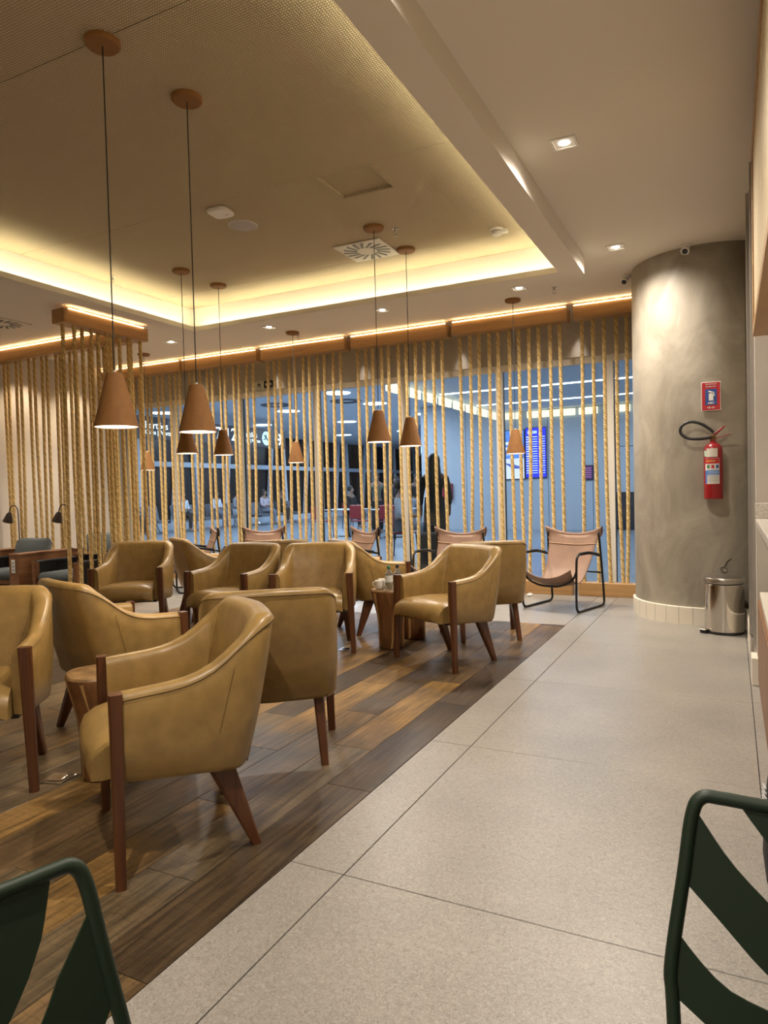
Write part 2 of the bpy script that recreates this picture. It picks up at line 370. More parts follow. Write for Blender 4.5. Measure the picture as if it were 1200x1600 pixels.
MB().box(WX0, WX1, WY0, WY1, -.07, -.0055).build('grout_bed', M_GROUT, wf)
PW = .205
TONES = [(.20, .125, .048), (.26, .165, .062), (.135, .092, .048), (.085, .060, .036), (.066, .046, .029), (.145, .112, .070)]
pm = {}
for c in range(20):
    x1 = WX1 - c * PW; x0 = x1 - PW
    y = 1.24 + [0, .43, .86, .22, .64, 1.02, .36][c % 7] + random.uniform(-.05, .05) * (c > 0) - 3.6
    while y < WY1 - .02:
        a = max(y, WY0); b = min(y + 1.2, WY1)
        if b - a > .03:
            L = round(b - a, 3)
            if L not in pm: pm[L] = MB().bbox(-PW / 2 + .001, PW / 2 - .001, -L / 2 + .001, L / 2 - .001, -.008, .0, .0012).mesh('plank', M_PLANK)
            o = link('plank', pm[L], wf, ((x0 + x1) / 2, (a + b) / 2, 0))
            t = random.choices(TONES, [1, 1.2, 2, 2, 1.5, 1.5] if c > 0 else [0, 0, .5, 1, 2, .6])[0]; k = random.uniform(.85, 1.15)
            o.color = (t[0] * k, t[1] * k, t[2] * k, 1)
        y += 1.2

# ------------------------------------------------------------------ structure: ceilings
cl = struct('ceiling', 'painted plaster ceiling with a dropped border around the woven tray', 'ceiling')
TX0, TX1, TY0, TY1 = -5.36, -1.318, -1.6, 6.1           # opening at the border's lower edge
OX0, OX1, OY0, OY1 = TX0 - .19, TX1 + .19, TY0 - .19, TY1 + .165
mb = MB()
for a in ((OX1, .8, -2.7, 8.4), (-8.8, OX0, -2.7, 8.4), (OX0, OX1, OY1, 8.4), (OX0, OX1, -2.7, OY0)): mb.box(a[0], a[1], a[2], a[3], ZC, ZC + .02)
mb.build('ceiling_board', M_PAINT, cl)
mb = MB()      # outer faces up to the cloth, thin bottom boards, low lip towards the tray
for q in ((OX1 - .02, OX1, OY0, OY1), (OX0, OX0 + .02, OY0, OY1), (OX0 + .02, OX1 - .02, OY1 - .02, OY1), (OX0 + .02, OX1 - .02, OY0, OY0 + .02)): mb.box(q[0], q[1], q[2], q[3], ZF, ZT - .001)
for q in ((TX1 + .016, OX1 - .02, TY0, TY1), (OX0 + .02, TX0 - .016, TY0, TY1), (OX0 + .02, OX1 - .02, TY1 + .016, OY1 - .02), (OX0 + .02, OX1 - .02, OY0 + .02, TY0)): mb.box(q[0], q[1], q[2], q[3], ZF, ZF + .014)
for q in ((TX1, TX1 + .016, TY0, TY1), (TX0 - .016, TX0, TY0, TY1), (OX0 + .02, OX1 - .02, TY1, TY1 + .016)): mb.box(q[0], q[1], q[2], q[3], ZF, ZF + .05)
mb.build('dropped_border', M_PAINT, cl)
for bx in ((TX1 + .05, TX1 + .075, TY0, TY1), (TX0 - .075, TX0 - .05, TY0, TY1), (TX0, TX1, TY1 + .05, TY1 + .075)):
    MB().box(bx[0], bx[1], bx[2], bx[3], ZF + .016, ZF + .024).build('cove_light_strip', E_COVE, cl)
tray = struct('ceiling_tray', 'sunken ceiling of brown woven cloth panels edged by glowing coves', 'ceiling')
ys = [-2.6, -1.0, .7, 2.40, 4.10, 5.77, OY1]
HX0, HX1, HY0, HY1 = -2.51, -2.11, 4.115, 4.50
for a, b in zip(ys, ys[1:]):
    mb = MB(); xa, xb = OX0, OX1
    if a == 4.10:
        mb.box(xa, HX0, a + .003, b - .003, ZT, ZT + .03); mb.box(HX1, xb, a + .003, b - .003, ZT, ZT + .03); mb.box(HX0, HX1, HY1, b - .003, ZT, ZT + .03); mb.box(HX0, HX1, a + .003, HY0, ZT, ZT + .03)
    else: mb.box(xa, xb, a + .003, b - .003, ZT, ZT + .03)
    mb.build('cloth_panel', M_WEAVE, tray)
MB().box(OX0 - .5, OX1 + .5, -2.7, OY1 + .5, ZT + .06, ZT + .07).build('backing_board', M_GROUT, tray)
h = thing('access_hatch', 'square recessed access hatch in the woven ceiling', 'hatch', ((HX0 + HX1) / 2, (HY0 + HY1) / 2, ZT))
hw, hd = (HX1 - HX0) / 2, (HY1 - HY0) / 2
MB().box(-hw, hw, -hd, hd, .022, .03).build('hatch_cover', M_WEAVE, h)
mb = MB(); mb.box(-hw - .03, -hw, -hd, hd + .03, -.006, .0); mb.box(hw, hw + .03, -hd, hd + .03, -.006, .0); mb.box(-hw, hw, hd, hd + .03, -.006, .0)
mb.build('frame', M_WEAVE, h)

# ------------------------------------------------------------------ structure: walls
S(MB().box(-8.85, -8.7, -2.7, 8.4, 0, ZC), 'wall_left', M_WALLPAINT, 'pale plastered side wall behind the ropes', 'wall')
S(MB().box(-8.85, .9, -2.75, -2.6, 0, ZT + .1), 'wall_rear', M_WALLPAINT, 'plain wall behind the camera', 'wall')
S(MB().box(.75, .9, -2.7, 5.8, 0, ZC), 'wall_right', M_WALLPAINT, 'plain wall behind the counter', 'wall')
ws = struct('wall_back', 'taupe plaster band above the glass front', 'wall')
MB().box(-8.7, .2, 8.2, 8.34, 2.69, ZC).build('plaster_band', M_PLASTER, ws)
MB().box(-.8, .9, 8.2, 8.34, 0, 2.69).build('plaster_pier', M_PLASTER, ws)
# glass front, one window per bay
mull = [-.80, -1.223, -2.51, -3.80, -5.12, -6.43, -7.72, -8.70]
wid = 1
for xa, xb in zip(mull, mull[1:]):
    wn = struct('window_%d' % wid, None, None); wid += 1
    MB().box(xb + .04, xa - .04, 8.262, 8.272, .06, 2.61).build('pane', M_GLASS, wn)
    MB().bbox(xb, xa, 8.225, 8.30, 2.61, 2.69, .004).build('head_frame', M_ALU, wn)
    MB().bbox(xb - .043, xb + .043, 8.215, 8.31, 0, 2.615, .005).build('mullion', M_ALU, wn)
    MB().bbox(xb + .043, xa - .043, 8.235, 8.30, 0, .06, .004).build('sill_frame', M_ALU, wn)
    MB().box(xb + .0435, xb + .049, 8.25, 8.285, .06, 2.61).build('gasket', M_BLACK, wn)
# round column with curved baseboard pieces
cc = struct('column', 'round burnt-cement column with cream curved baseboard tiles', 'column', (-.21, 7.08, 0))
n = 64; RC = .627
mb = MB().lathe([(RC, 0), (RC, ZC)], n); mb.build('shaft', M_CEMENT, cc, smooth=60)
a0 = -PI * .98
for k in range(16):
    a = math.radians(180 + k * 10.2); b = math.radians(180 + (k + 1) * 10.2) - .004; rows = []
    for z in (0, .148, .152):
        rows.append([((RC + (.022 if z < .15 else .016)) * math.cos(a + (b - a) * j / 5), (RC + (.022 if z < .15 else .016)) * math.sin(a + (b - a) * j / 5), z) for j in range(6)])
    rows.append([((RC - .01) * math.cos(a + (b - a) * j / 5), (RC - .01) * math.sin(a + (b - a) * j / 5), .152) for j in range(6)])
    mb = MB().grid(rows); mb.build('baseboard_tile', M_WHITETILE, cc, smooth=40)
# right-hand wall return, steel sliding-door pocket and its plinths
wr = struct('wall_return', 'cement wall return with a steel door pocket beside the counter', 'wall')
MB().box(.12, .9, 5.45, 6.62, 0, ZC).build('cement_face', M_CEMENT, wr)
MB().bbox(.10, .125, 5.45, 6.45, 0, .16, .004).build('baseboard', M_WHITETILE, wr)
mb = MB(); mb.bbox(.098, .16, 5.30, 5.36, .17, 3.13, .003); mb.bbox(.118, .2, 5.20, 5.29, .17, 3.13, .003)
mb.bbox(.110, .17, 4.80, 4.84, .17, 3.13, .003); 
mb.build('door_pocket', mat('satin_steel', (.42, .40, .37), .35, .8), wr)
MB().box(.128, .75, 4.66, 5.45, 0, ZC).build('painted_pier', M_WALLPAINT, wr)
MB().bbox(.095, .20, 4.63, 4.80, 0, .165, .004).build('plinth', M_WHITETILE, wr)
MB().bbox(.108, .17, 5.20, 5.44, 0, .165, .004).build('plinth', M_DARKCHROME, wr)

# ------------------------------------------------------------------ rope screens
def rope_mesh(L, seed):
    rnd = random.Random(seed); mb = MB(); P = .084; dz = .0084; N = int(L / dz); R = .0128; r = .0092; ph0 = rnd.uniform(0, 6.28)
    bx, by = rnd.uniform(-.03, .05), rnd.uniform(-.01, .02); kx = rnd.uniform(-.012, .012); wob = rnd.uniform(0, 6.28)
    for s in range(3):
        rows = []
        for i in range(N + 1):
            z = -i * dz; u = i / N
            cx = bx * u * u + kx * math.sin(u * PI * 2 + wob) * u; cyy = by * u
            a = ph0 + 2 * PI * (-z / P) + s * 2 * PI / 3
            x, y = cx + R * math.cos(a), cyy + R * math.sin(a)
            # tube ring, tilted with the helix
            ring = []
            tx, ty, tz = -R * math.sin(a), R * math.cos(a), -P / (2 * PI); l = math.sqrt(tx * tx + ty * ty + tz * tz); T = Vector((tx / l, ty / l, tz / l))
            Nn = Vector((math.cos(a), math.sin(a), 0)); B = T.cross(Nn)
            for j in range(6):
                b = 2 * PI * j / 6; q = Vector((x, y, z)) + (Nn * math.cos(b) + B * math.sin(b)) * r; ring.append(tuple(q))
            rows.append(ring)
        mb.grid(rows, s, wrap=True)
    return mb.mesh('rope', [M_ROPE, M_ROPE2, M_ROPE3], True, fix=False)
ROPES = [rope_mesh(2.885, 10 + k) for k in range(6)]
SEG = [(-.80, -1.525, [-.863, -.985, -1.096, -1.222, -1.336, -1.452]),
       (-1.59, -2.925, [-1.693, -1.803, -1.932, -2.042, -2.163, -2.272, -2.404, -2.508, -2.636, -2.742, -2.874]),
       (-2.995, -4.29, [-3.102, -3.21, -3.335, -3.446, -3.574, -3.679, -3.811, -3.909, -4.035, -4.135, -4.253]),
       (-4.38, -5.685, [-4.509, -4.611, -4.75, -4.85, -4.983, -5.083, -5.211, -5.307, -5.447, -5.546, -5.655]),
       (-5.755, -7.075, [-5.889, -6.012, -6.146, -6.238, -6.385, -6.476, -6.614, -6.708, -6.843, -6.937, -7.040]),
       (-7.125, -8.68, [-7.22, -7.316, -7.415, -7.558, -7.654, -7.803, -7.885, -8.033, -8.13, -8.28, -8.38, -8.52, -8.61])]
SL = ['rope screen segment touching the cement column, six ropes', 'rope screen segment directly behind the empty sling chair near the column',
      'rope screen segment under the pair of brown pendants, third from the column', 'rope screen segment fourth from the column, right of the exit sign',
      'rope screen segment fifth from the column, between exit sign and corner ropes', 'rope screen segment farthest from the column, in the corner']
ZV0, ZV1 = 3.02, 3.165
def profile_valance(x0, x1, y0, y1):
    """valance box with a shallow tray on top for the light"""
    return MB().bbox(x0, x1, y0, y1, ZV0, ZV1, .003)
def hang(root, x, y, k, z=ZV0 + .005):
    o = link('rope', ROPES[k % 6], root, (x, y, z)); o.rotation_euler = (0, 0, random.choice((0, 0, PI)) + random.uniform(-.4, .4))
    return o
for i, (xa, xb, rx) in enumerate(SEG):
    t = thing('rope_screen', SL[i], 'rope screen', (0, 0, 0), 0, 'rope screens along the glass front')
    profile_valance(xb, xa, 7.75, 7.93).build('valance', M_VALANCE, t)
    MB().bbox(xb + .01, xa - .01, 7.742, 7.756, ZV1 - .001, ZV1 + .006, .002).build('light_strip', E_STRIP, t)
    MB().bbox(xb, xa, 7.80, 7.94, 0, .148, .004).build('plinth', M_VALANCE, t)
    for k, x in enumerate(rx): hang(t, x, 7.865 + random.uniform(-.01, .01), k * 5 + i)
    MB().bbox(xb + .3, xb + .36, 7.82, 7.9, ZV1, ZC, .002).build('hanger', M_ALU, t)
    MB().bbox(xa - .3, xa - .24, 7.82, 7.9, ZV1, ZC, .002).build('hanger', M_ALU, t)
# screen over the booths, along x
t = thing('rope_screen', 'rope screen behind the booth seats, in front of the pale side wall', 'rope screen')
profile_valance(-8.69, -6.32, 5.95, 6.12).build('valance', M_VALANCE, t)
MB().bbox(-8.68, -6.34, 5.942, 5.956, ZV1 - .001, ZV1 + .006, .002).build('light_strip', E_STRIP, t)
MB().bbox(-8.69, -6.32, 5.97, 6.11, 0, .148, .004).build('plinth', M_VALANCE, t)
for k, x in enumerate([-8.56, -8.48, -8.32, -8.23, -8.07, -7.97, -7.82, -7.73, -7.56, -7.48, -7.31, -7.20, -7.08, -6.97, -6.82, -6.72, -6.56, -6.46]): hang(t, x, 6.04, k * 5 + 1)
for x in (-8.2, -7, -6.5): MB().bbox(x, x + .06, 6.02, 6.1, ZV1, ZC, .002).build('hanger', M_ALU, t)
# short screen along y
t = thing('rope_screen', 'short rope screen running towards the glass beside the largest pendant', 'rope screen')
MB().bbox(-6.26, -6.08, 4.97, 6.12, ZV0, ZV1, .003).build('valance', M_VALANCE_Y, t)
MB().bbox(-6.086, -6.072, 5.03, 6.05, ZV1 - .001, ZV1 + .006, .002).build('light_strip', E_STRIP, t)
MB().bbox(-6.25, -6.10, 4.97, 6.12, 0, .148, .004).build('plinth', M_VALANCE_Y, t)
for k, y in enumerate([5.04, 5.14, 5.28, 5.36, 5.49, 5.56, 5.65, 5.74, 5.79, 5.87, 5.95, 6.05]): hang(t, -6.17 + (.03 if k % 2 else -.02), y, k * 5 + 2)
for y in (5.2, 5.9): MB().bbox(-6.2, -6.12, y, y + .06, ZV1, ZC, .002).build('hanger', M_ALU, t)
WL = {-1.555: 'small white wall-washer in the valance gap nearest the column', -2.96: 'small white wall-washer in the second valance gap from the column', -4.335: 'small white wall-washer in the third valance gap from the column',
      -5.72: 'small white wall-washer in the valance gap above the exit sign', -7.1: 'small white wall-washer in the valance gap farthest from the column'}
for x in (-1.555, -2.96, -4.335, -5.72, -7.1):
    tag(MB().bbox(x - .025, x + .025, 8.02, 8.1, ZC - .035, ZC, .003).build('wall_washer', M_WHITE), WL[x], 'spotlight', 'wall washers in the valance gaps')

# ------------------------------------------------------------------ downlights
def make_downlight():
    t = thing('downlight', '', 'downlight', (0, 0, ZC))
    mb = MB(); a, b = .072, .058
    for q in ((-a, a, -a, -b), (-a, a, b, a), (-a, -b, -b, b), (b, a, -b, b)): mb.box(q[0], q[1], q[2], q[3], -.006, .0)
    mb.build('frame', M_WHITE, t)
    mb = MB(); mb.add([(-b, -b, -.002), (b, -b, -.002), (b, b, -.002), (-b, b, -.002), (-.03, -.03, -.001), (.03, -.03, -.001), (.03, .03, -.001), (-.03, .03, -.001)], [(0, 1, 5, 4), (1, 2, 6, 5), (2, 3, 7, 6), (3, 0, 4, 7)])
    mb.build('reflector', M_SHADEIN, t)
    MB().lathe([(.001, -.004), (.028, -.004), (.032, -.001)], 20).build('lamp', E_LAMP, t)
    return t
DLL = ['square downlight above the tiled walkway, nearest of the ceiling lights', 'square downlight in the walkway ceiling by the cement column', 'square downlight over the rope front beside the ceiling sprinkler',
       'square downlight over the rope front between two long pendant cables', 'square downlight over the rope front above the exit sign', 'square downlight over the rope front nearest the short rope screen']
d0 = make_downlight()
for i, (x, y) in enumerate(DL_MAIN + DL_ROPE):
    d = d0 if i == 0 else copy_tree(d0)
    d.location = (x, y, ZC); tag(d, DLL[i], 'downlight', 'square ceiling downlights')

# ------------------------------------------------------------------ pendants
def make_pendant(drop):
    """origin at the ceiling; drop = distance to the shade's rim"""
    t = thing('pendant_lamp', '', 'pendant lamp')
    MB().lathe([(.001, -.026), (.074, -.026), (.082, -.018), (.082, 0)], 28).build('ceiling_rose', M_TERRA, t, smooth=40)
    MB().tube([(0, 0, -.02), (.001, 0, -drop * .5), (0, 0, -drop + .262)], .0032, 6).build('cable', M_BLACK, t)
    MB().lathe([(.001, .0), (.008, .0), (.008, .018), (.001, .02)], 10, (0, 0, -drop + .25)).build('cable_gland', M_WHITE, t)
    sh = MB().lathe([(.001, .256), (.034, .256), (.039, .252), (.041, .244), (.101, .004), (.1015, .0), (.098, .0), (.097, .004)], 36, (0, 0, -drop)).build('shade', M_TERRA, t, smooth=30)
    MB().lathe([(.097, .002), (.038, .232), (.001, .240)], 36, (0, 0, -drop)).build('shade_lining', M_SHADEIN, sh, smooth=50)
    MB().lathe([(.001, .018), (.080, .018), (.088, .022), (.089, .028)], 30, (0, 0, -drop)).build('diffuser', E_BULB, t)
    return t
PEND = [(-2.62, 2.414, ZT, 1.545, 'largest brown cone pendant, nearest the camera on a long cable'), (-2.60, 2.958, ZT, 1.555, 'second largest brown cone pendant, next to the nearest one'),
        (-4.65, 5.13, ZT, 1.615, 'brown cone pendant half hidden behind the second largest shade'), (-4.656, 5.673, ZT, 1.62, 'brown cone pendant just left of the illuminated plane sign'),
        (-2.578, 5.10, ZT, 1.61, 'brown cone pendant hung beside the swirl vent, left of its pair'), (-2.567, 5.70, ZT, 1.605, 'brown cone pendant in front of the middle mullion, right of its pair'),
        (-7.296, 7.25, ZC, 1.585, 'small tan pendant low in the corner by the gate sign'), (-4.836, 7.273, ZC, 1.59, 'small tan pendant right of the illuminated arrow sign'),
        (-2.055, 7.281, ZC, 1.572, 'small tan pendant in front of the blue flight screens')]
for i, (x, y, z, b, lab) in enumerate(PEND):
    t = make_pendant(z - b); t.location = (x, y, z); tag(t, lab, 'pendant lamp', 'cone pendant lamps')
    spot((x, y, b + .012), 16, 110, .9, WARM, .05, 'pendant_beam')
for x, y in ((-4.65, 2.41), (-4.65, 2.96), (-2.6, -.1), (-4.65, -.1)): spot((x, y, 1.57), 16, 110, .9, WARM, .05, 'pendant_beam')

# ------------------------------------------------------------------ armchairs
HTAB = [(0, .600), (.08, .606), (.16, .612), (.22, .620), (.27, .633), (.32, .655), (.36, .683), (.40, .718), (.44, .752), (.48, .780), (.52, .797), (.56, .803), (.70, .803)]
def make_armchair():
    t = thing('armchair', '', 'armchair')
    # half plan of the shell: straight side, rounded rear corner, slightly bowed back
    half = []
    for k in range(25): half.append((.296, .012 + .33 * k / 24))
    for k in range(1, 10):
        a = k / 10 * PI / 2; half.append((.296 - .085 * (1 - math.cos(a)), .342 + .085 * math.sin(a)))
    for k in range(6): half.append((.205 * (1 - k / 5), .428 + .018 * (k / 5) ** .7))
    plan = half + [(-x, y) for x, y in half[-2::-1]]
    def lean(y, z): return max(0, (y - .15) / .28) * (z - .30) * .22     # back rakes with height
    rows = []; n = len(plan); pip = []
    for i, (x, y) in enumerate(plan):
        a, b = plan[max(i - 1, 0)], plan[min(i + 1, n - 1)]
        tx, ty = b[0] - a[0], b[1] - a[1]; l = math.hypot(tx, ty); nx, ny = -ty / l, tx / l      # inward normal
        if nx * (0 - x) + ny * (.2 - y) < 0: nx, ny = -nx, -ny
        s = min(1, max(0, (y - .2) / .22)); th = .058 + .03 * s
        ye = y + lean(y, .78); h = interp(HTAB, ye)
        zb = .325 - .03 * min(1, y / .4); sec = []
        for off, z in [(.012, zb - .006), (0, zb + .012), (0, zb + (h - zb) * .35), (0, zb + (h - zb) * .7), (.0, h - .022), (.008, h - .007), (.02, h), (th * .6, h), (th * .85, h - .010), (th, h - .03), (th + .004, zb + (h - zb) * .6), (th + .004, .40), (th, zb)]:
            bulge = .010 * math.sin(PI * min(1, max(0, (z - zb) / (h - zb)))) if off == 0 else 0
            px, py = x + nx * (off - bulge), y + ny * (off - bulge); sec.append((px, py + lean(y, z), z))
        rows.append(sec); pip.append((sec[4][0] - nx * .001, sec[4][1] - ny * .001, sec[4][2]))
    mb = MB().grid(rows, wrap=True); m = len(rows[0])
    mb.add(rows[0], [tuple(range(m))]); mb.add(rows[-1], [tuple(range(m))])
    sh = mb.build('shell', M_LEATHER, t, smooth=60)
    MB().tube(pip, .0022, 5).build('piping', M_PIPING, sh, smooth=True)
    for s in (-1, 1):
        sx = [(s * (.2955 - .006), .300 + .03 * k / 6 + lean(.34, .32 + .33 * k / 6) * .9, .43 + .21 * k / 6) for k in range(7)]
        sx = [(s * .3068, p[1] + .012 - .02 * k / 6, p[2]) for k, p in enumerate(sx)]
        MB().tube(sx, .0012, 5).build('seam', M_PIPING, sh)
    # seat cushion
    rows = []
    for j in range(15):
        v = j / 14; y = -.085 + .50 * v; yy = max(0, 1 - v / .10); row = []
        for i in range(17):
            u = -1 + 2 * i / 16; ed = abs(u) ** 6
            wx = .228 if v > .22 else .228 + .012 * (1 - v / .22)
            zt = .452 - .018 * ed - .035 * max(0, 1 - v / .16) ** 2 + .010 * (1 - u * u) - .03 * max(0, v - .5)
            row.append((u * wx, y + .022 * u * u * (v < .3), zt))
        rows.append(row)
    top = rows; fr = [(p[0], p[1] - .012, p[2] - .03) for p in top[0]]; fr2 = [(p[0], p[1] - .012, p[2] - .075) for p in top[0]]; fr3 = [(p[0] * .97, p[1] + .03, .318) for p in top[0]]; bot = [(p[0] * .97, .38, .318) for p in top[0]]
    mb = MB().grid([bot, fr3, fr2, fr] + top)
    for side in (0, -1):
        colm = [r[side] for r in top]; low = [(p[0], p[1] + .02, .320) for p in colm]
        mb.grid([colm, low])
        mb.add([fr[side], fr2[side], fr3[side], colm[0], low[0]], [(0, 3, 4, 2, 1)])
    mb.build('seat_cushion', M_LEATHER, t, smooth=55)
    MB().box(-.25, .25, .03, .42, .30, .325).build('seat_base', M_BLACK, t)
    for s in (-1, 1):
        MB().taper((s * .309, -.004, 0), (s * .292, .0, .603), .0175, .0155, .0245, .0205).build('front_leg', M_CHAIRWOOD, t)
        MB().taper((s * .228, .445, 0), (s * .215, .325, .31), .0165, .0165, .024, .046).build('rear_leg', M_CHAIRWOOD, t)
    return t
CH = [(-1.942, 1.71, 232.3, 'tan leather armchair in the front, facing away to the lower edge beside the stump'),
      (-2.082, 2.83, 127.2, 'tan leather armchair seen squarely from behind, right after the front one'),
      (-2.845, 1.705, -51.5, 'tan leather armchair cut off by the picture edge beside the near stump'),
      (-2.866, 2.865, 72.9, 'tan leather armchair seen from its side behind the near stump table'),
      (-1.909, 4.396, 243.7, 'tan leather armchair next to the bottles, rightmost one facing the camera'),
      (-1.946, 5.62, 123.2, 'tan leather armchair turned away behind the one beside the bottles'),
      (-2.836, 4.417, -66.7, 'tan leather armchair facing the camera to the left of the bottles'),
      (-2.718, 5.589, 51.7, 'tan leather armchair side-on behind the stump with the bottles'),
      (-4.67, 4.34, -62, 'tan leather armchair facing forward, nearest the rope corner'),
      (-3.64, 4.28, 268, 'tan leather armchair in the middle, left of the chair facing the bottles'),
      (-4.60, 5.62, 58, 'tan leather armchair side-on between the corner chair and the middle one'),
      (-3.88, 5.48, 125, 'tan leather armchair seen from behind between the two middle chairs')]
c0 = make_armchair()
for i, (x, y, a, lab) in enumerate(CH):
    c = c0 if i == 0 else copy_tree(c0)
    c.location = (x, y, 0); c.rotation_euler = (0, 0, math.radians(a + 90)); tag(c, lab, 'armchair', 'tan leather armchairs')

# ------------------------------------------------------------------ stump tables and what stands on them
def make_stump(seed, loc, lab):
    rnd = random.Random(seed); ph = [rnd.uniform(0, 6.28) for _ in range(4)]
    jig = lambda a, k: 1 + .035 * math.sin(3 * a + ph[0]) + .025 * math.sin(5 * a + ph[1]) + .012 * math.sin(9 * a + ph[2] + k * .2)
    t = thing('stump_table', lab, 'side table', loc, rnd.uniform(0, 6), 'tree stump side tables')
    MB().lathe([(.088, 0), (.095, .008), (.097, .1), (.099, .18), (.108, .26), (.124, .33), (.142, .40), (.150, .435), (.149, .447)], 40, cap0=True, jig=jig).build('trunk', M_STUMP, t, smooth=50)
    MB().lathe([(.149, .447), (.143, .456), (.08, .458), (.001, .458)], 40, jig=lambda a, k: jig(a, 7) if k < 2 else 1).build('top_face', M_STUMPTOP, t, smooth=50)
    pl = wood_mat('sapwood', (.42, .24, .09), (.55, .33, .13), 3, 'Z', .45) if 'sapwood' not in MATS else MATS['sapwood']
    for k in range(6):
        a = k * 1.047 + rnd.uniform(-.3, .3); rows = []
        for kk, (z, r) in enumerate(((.010, .095), (.1, .097), (.18, .099), (.26, .108), (.33, .124), (.40, .142), (.435, .150)), 1):
            da = .08 + .05 * math.sin(z * 9 + k); aa = a + .25 * math.sin(z * 5 + k)
            rows.append([((r * jig(aa + s * da, kk) + .0025 - .003 * abs(s)) * math.cos(aa + s * da), (r * jig(aa + s * da, kk) + .0025 - .003 * abs(s)) * math.sin(aa + s * da), z) for s in (-1, -.5, 0, .5, 1)])
        mb = MB().grid(rows); o = mb.build('sapwood_streak', pl, t, smooth=True)
    return t
make_stump(1, (-2.47, 2.14, 0), 'flared tree stump table between the two nearest armchairs')
make_stump(2, (-2.36, 4.80, 0), 'flared tree stump table carrying the cup and bottles')
make_stump(3, (-2.35, 5.20, 0), 'tree stump table just behind the one with the bottles')
make_stump(4, (-4.10, 4.68, 0), 'tree stump table half hidden between the two left middle armchairs')
M_WATER = mat('clear_bottle_plastic', (.62, .66, .66), .1); M_WATER.node_tree.nodes['Principled BSDF'].inputs['Transmission Weight'].default_value = .85; M_WATER.node_tree.nodes['Principled BSDF'].inputs['IOR'].default_value = 1.2; M_LABEL = mat('bottle_label', (.72, .74, .72), .5)
def bottle(loc, lab, capm, wcol):
    t = thing('bottle', lab, 'bottle', loc, 0, 'water bottles on the stump')
    MB().lathe([(.001, 0), (.026, 0), (.030, .006), (.030, .05), (.0285, .055), (.030, .06), (.030, .115), (.024, .135), (.012, .152), (.011, .160)], 20).build('body', wcol, t, smooth=40)
    MB().lathe([(.0305, .06), (.0305, .11)], 20).build('paper_label', M_LABEL, t)
    MB().lathe([(.0135, .158), (.0135, .178), (.011, .181), (.001, .181)], 16).build('cap', capm, t, smooth=40)
bottle((-2.345, 4.745, .458), 'clear water bottle with a green cap on the stump', mat('green_cap', (.03, .16, .08), .4), M_WATER)
bottle((-2.315, 4.835, .458), 'clear water bottle with a black cap on the stump', M_BLACK, M_WATER)
def cup(loc, lab, rz):
    t = thing('coffee_cup', lab, 'cup', loc, rz, 'white cups on the stump')
    MB().lathe([(.001, .004), (.022, .004), (.024, 0), (.028, .004), (.034, .03), (.036, .066), (.033, .066), (.031, .03), (.022, .012), (.001, .010)], 24).build('bowl', mat('white_china', (.80, .77, .70), .25), t, smooth=40)
    MB().tube([(.033, 0, .052), (.048, 0, .054), (.055, 0, .042), (.050, 0, .026), (.033, 0, .018)], .0042, 8).build('handle', MATS['white_china'], t, smooth=True)
cup((-2.425, 4.745, .458), 'white coffee cup at the stump edge, handle turned outwards', 3.4)
cup((-2.45, 4.84, .458), 'white coffee cup behind the other cup on the stump', 1.2)

# ------------------------------------------------------------------ sling chairs
def make_sling():
    t = thing('sling_chair', '', 'chair')
    W = .29
    for s in (-1, 1):
        x = s * W
        side = catmull([(x * .97, .505, .75), (x, .53, .50), (x, .585, .10), (x, .575, .03), (x, .53, .013), (x, .30, .013), (x, .06, .013), (x, .02, .03), (x, .0, .10), (x, .01, .45), (x, .03, .535), (x, .10, .56), (x, .28, .555), (x, .515, .51)], 5)
        MB().tube(side, .0115, 8).build('side_frame', M_BLACKMETAL, t, smooth=True)
        MB().tube([(x, .08, .563), (x, .28, .560), (x, .46, .528)], .0155, 8).build('arm_pad', M_BLACKMETAL, t, smooth=True)
    MB().tube(catmull([(-W, .008, .40), (-.24, .005, .31), (-.12, .0, .255), (0, 0, .245), (.12, 0, .255), (.24, .005, .31), (W, .008, .40)], 4), .011, 8).build('front_hoop', M_BLACKMETAL, t, smooth=True)
    MB().tube([(-W, .55, .34), (W, .55, .34)], .008, 6).build('rear_stretcher', M_BLACKMETAL, t)
    prof = catmull([(0, .50, .80), (0, .505, .70), (0, .455, .56), (0, .37, .40), (0, .25, .285), (0, .12, .275), (0, .01, .335), (0, -.07, .43)], 4)
    rows = []; n = len(prof)
    for i, p in enumerate(prof):
        v = i / (n - 1); row = []
        hw = interp([(0, .312), (.06, .305), (.13, .30), (.19, .262), (.5, .225), (.75, .235), (1, .272)], v)
        sag = interp([(0, .05), (.2, .03), (.5, .03), (.8, .06), (1, .125)], v)
        for j in range(13):
            u = -1 + j / 6
            dy = (1 - u * u) * sag if v < .5 else .0
            dz = -(1 - u * u) * sag * (.8 if v >= .5 else (1.5 if v < .08 else .6))
            row.append((u * hw, p.y + dy, p.z + dz))
        rows.append(row)
    sl = MB().grid(rows).build('sling', M_SLING, t, smooth=True)
    md = sl.modifiers.new('thick', 'SOLIDIFY'); md.thickness = .006; md.offset = 0
    k = next(i for i, p in enumerate(prof) if p.z < .665)
    MB().tube([(p[0] * 1.01, p[1] - .007, p[2]) for p in rows[k]], .0045, 6).build('stitched_fold', mat('hide_cord', (.5, .32, .2), .7), sl, smooth=True)
    pk = [[(p[0] * 1.02, p[1] + dy, p[2]) for p in r] for r, dy in ((rows[0], .022), (rows[1], .030), (rows[2], .032), (rows[3], .030), (rows[4], .026))]
    MB().grid([[(p[0], p[1], p[2] + .001) for p in rows[0]], [(p[0] * 1.01, p[1] + .012, p[2] + .006) for p in rows[0]]] + pk).build('rear_pocket', M_SLING, sl, smooth=True)
    return t
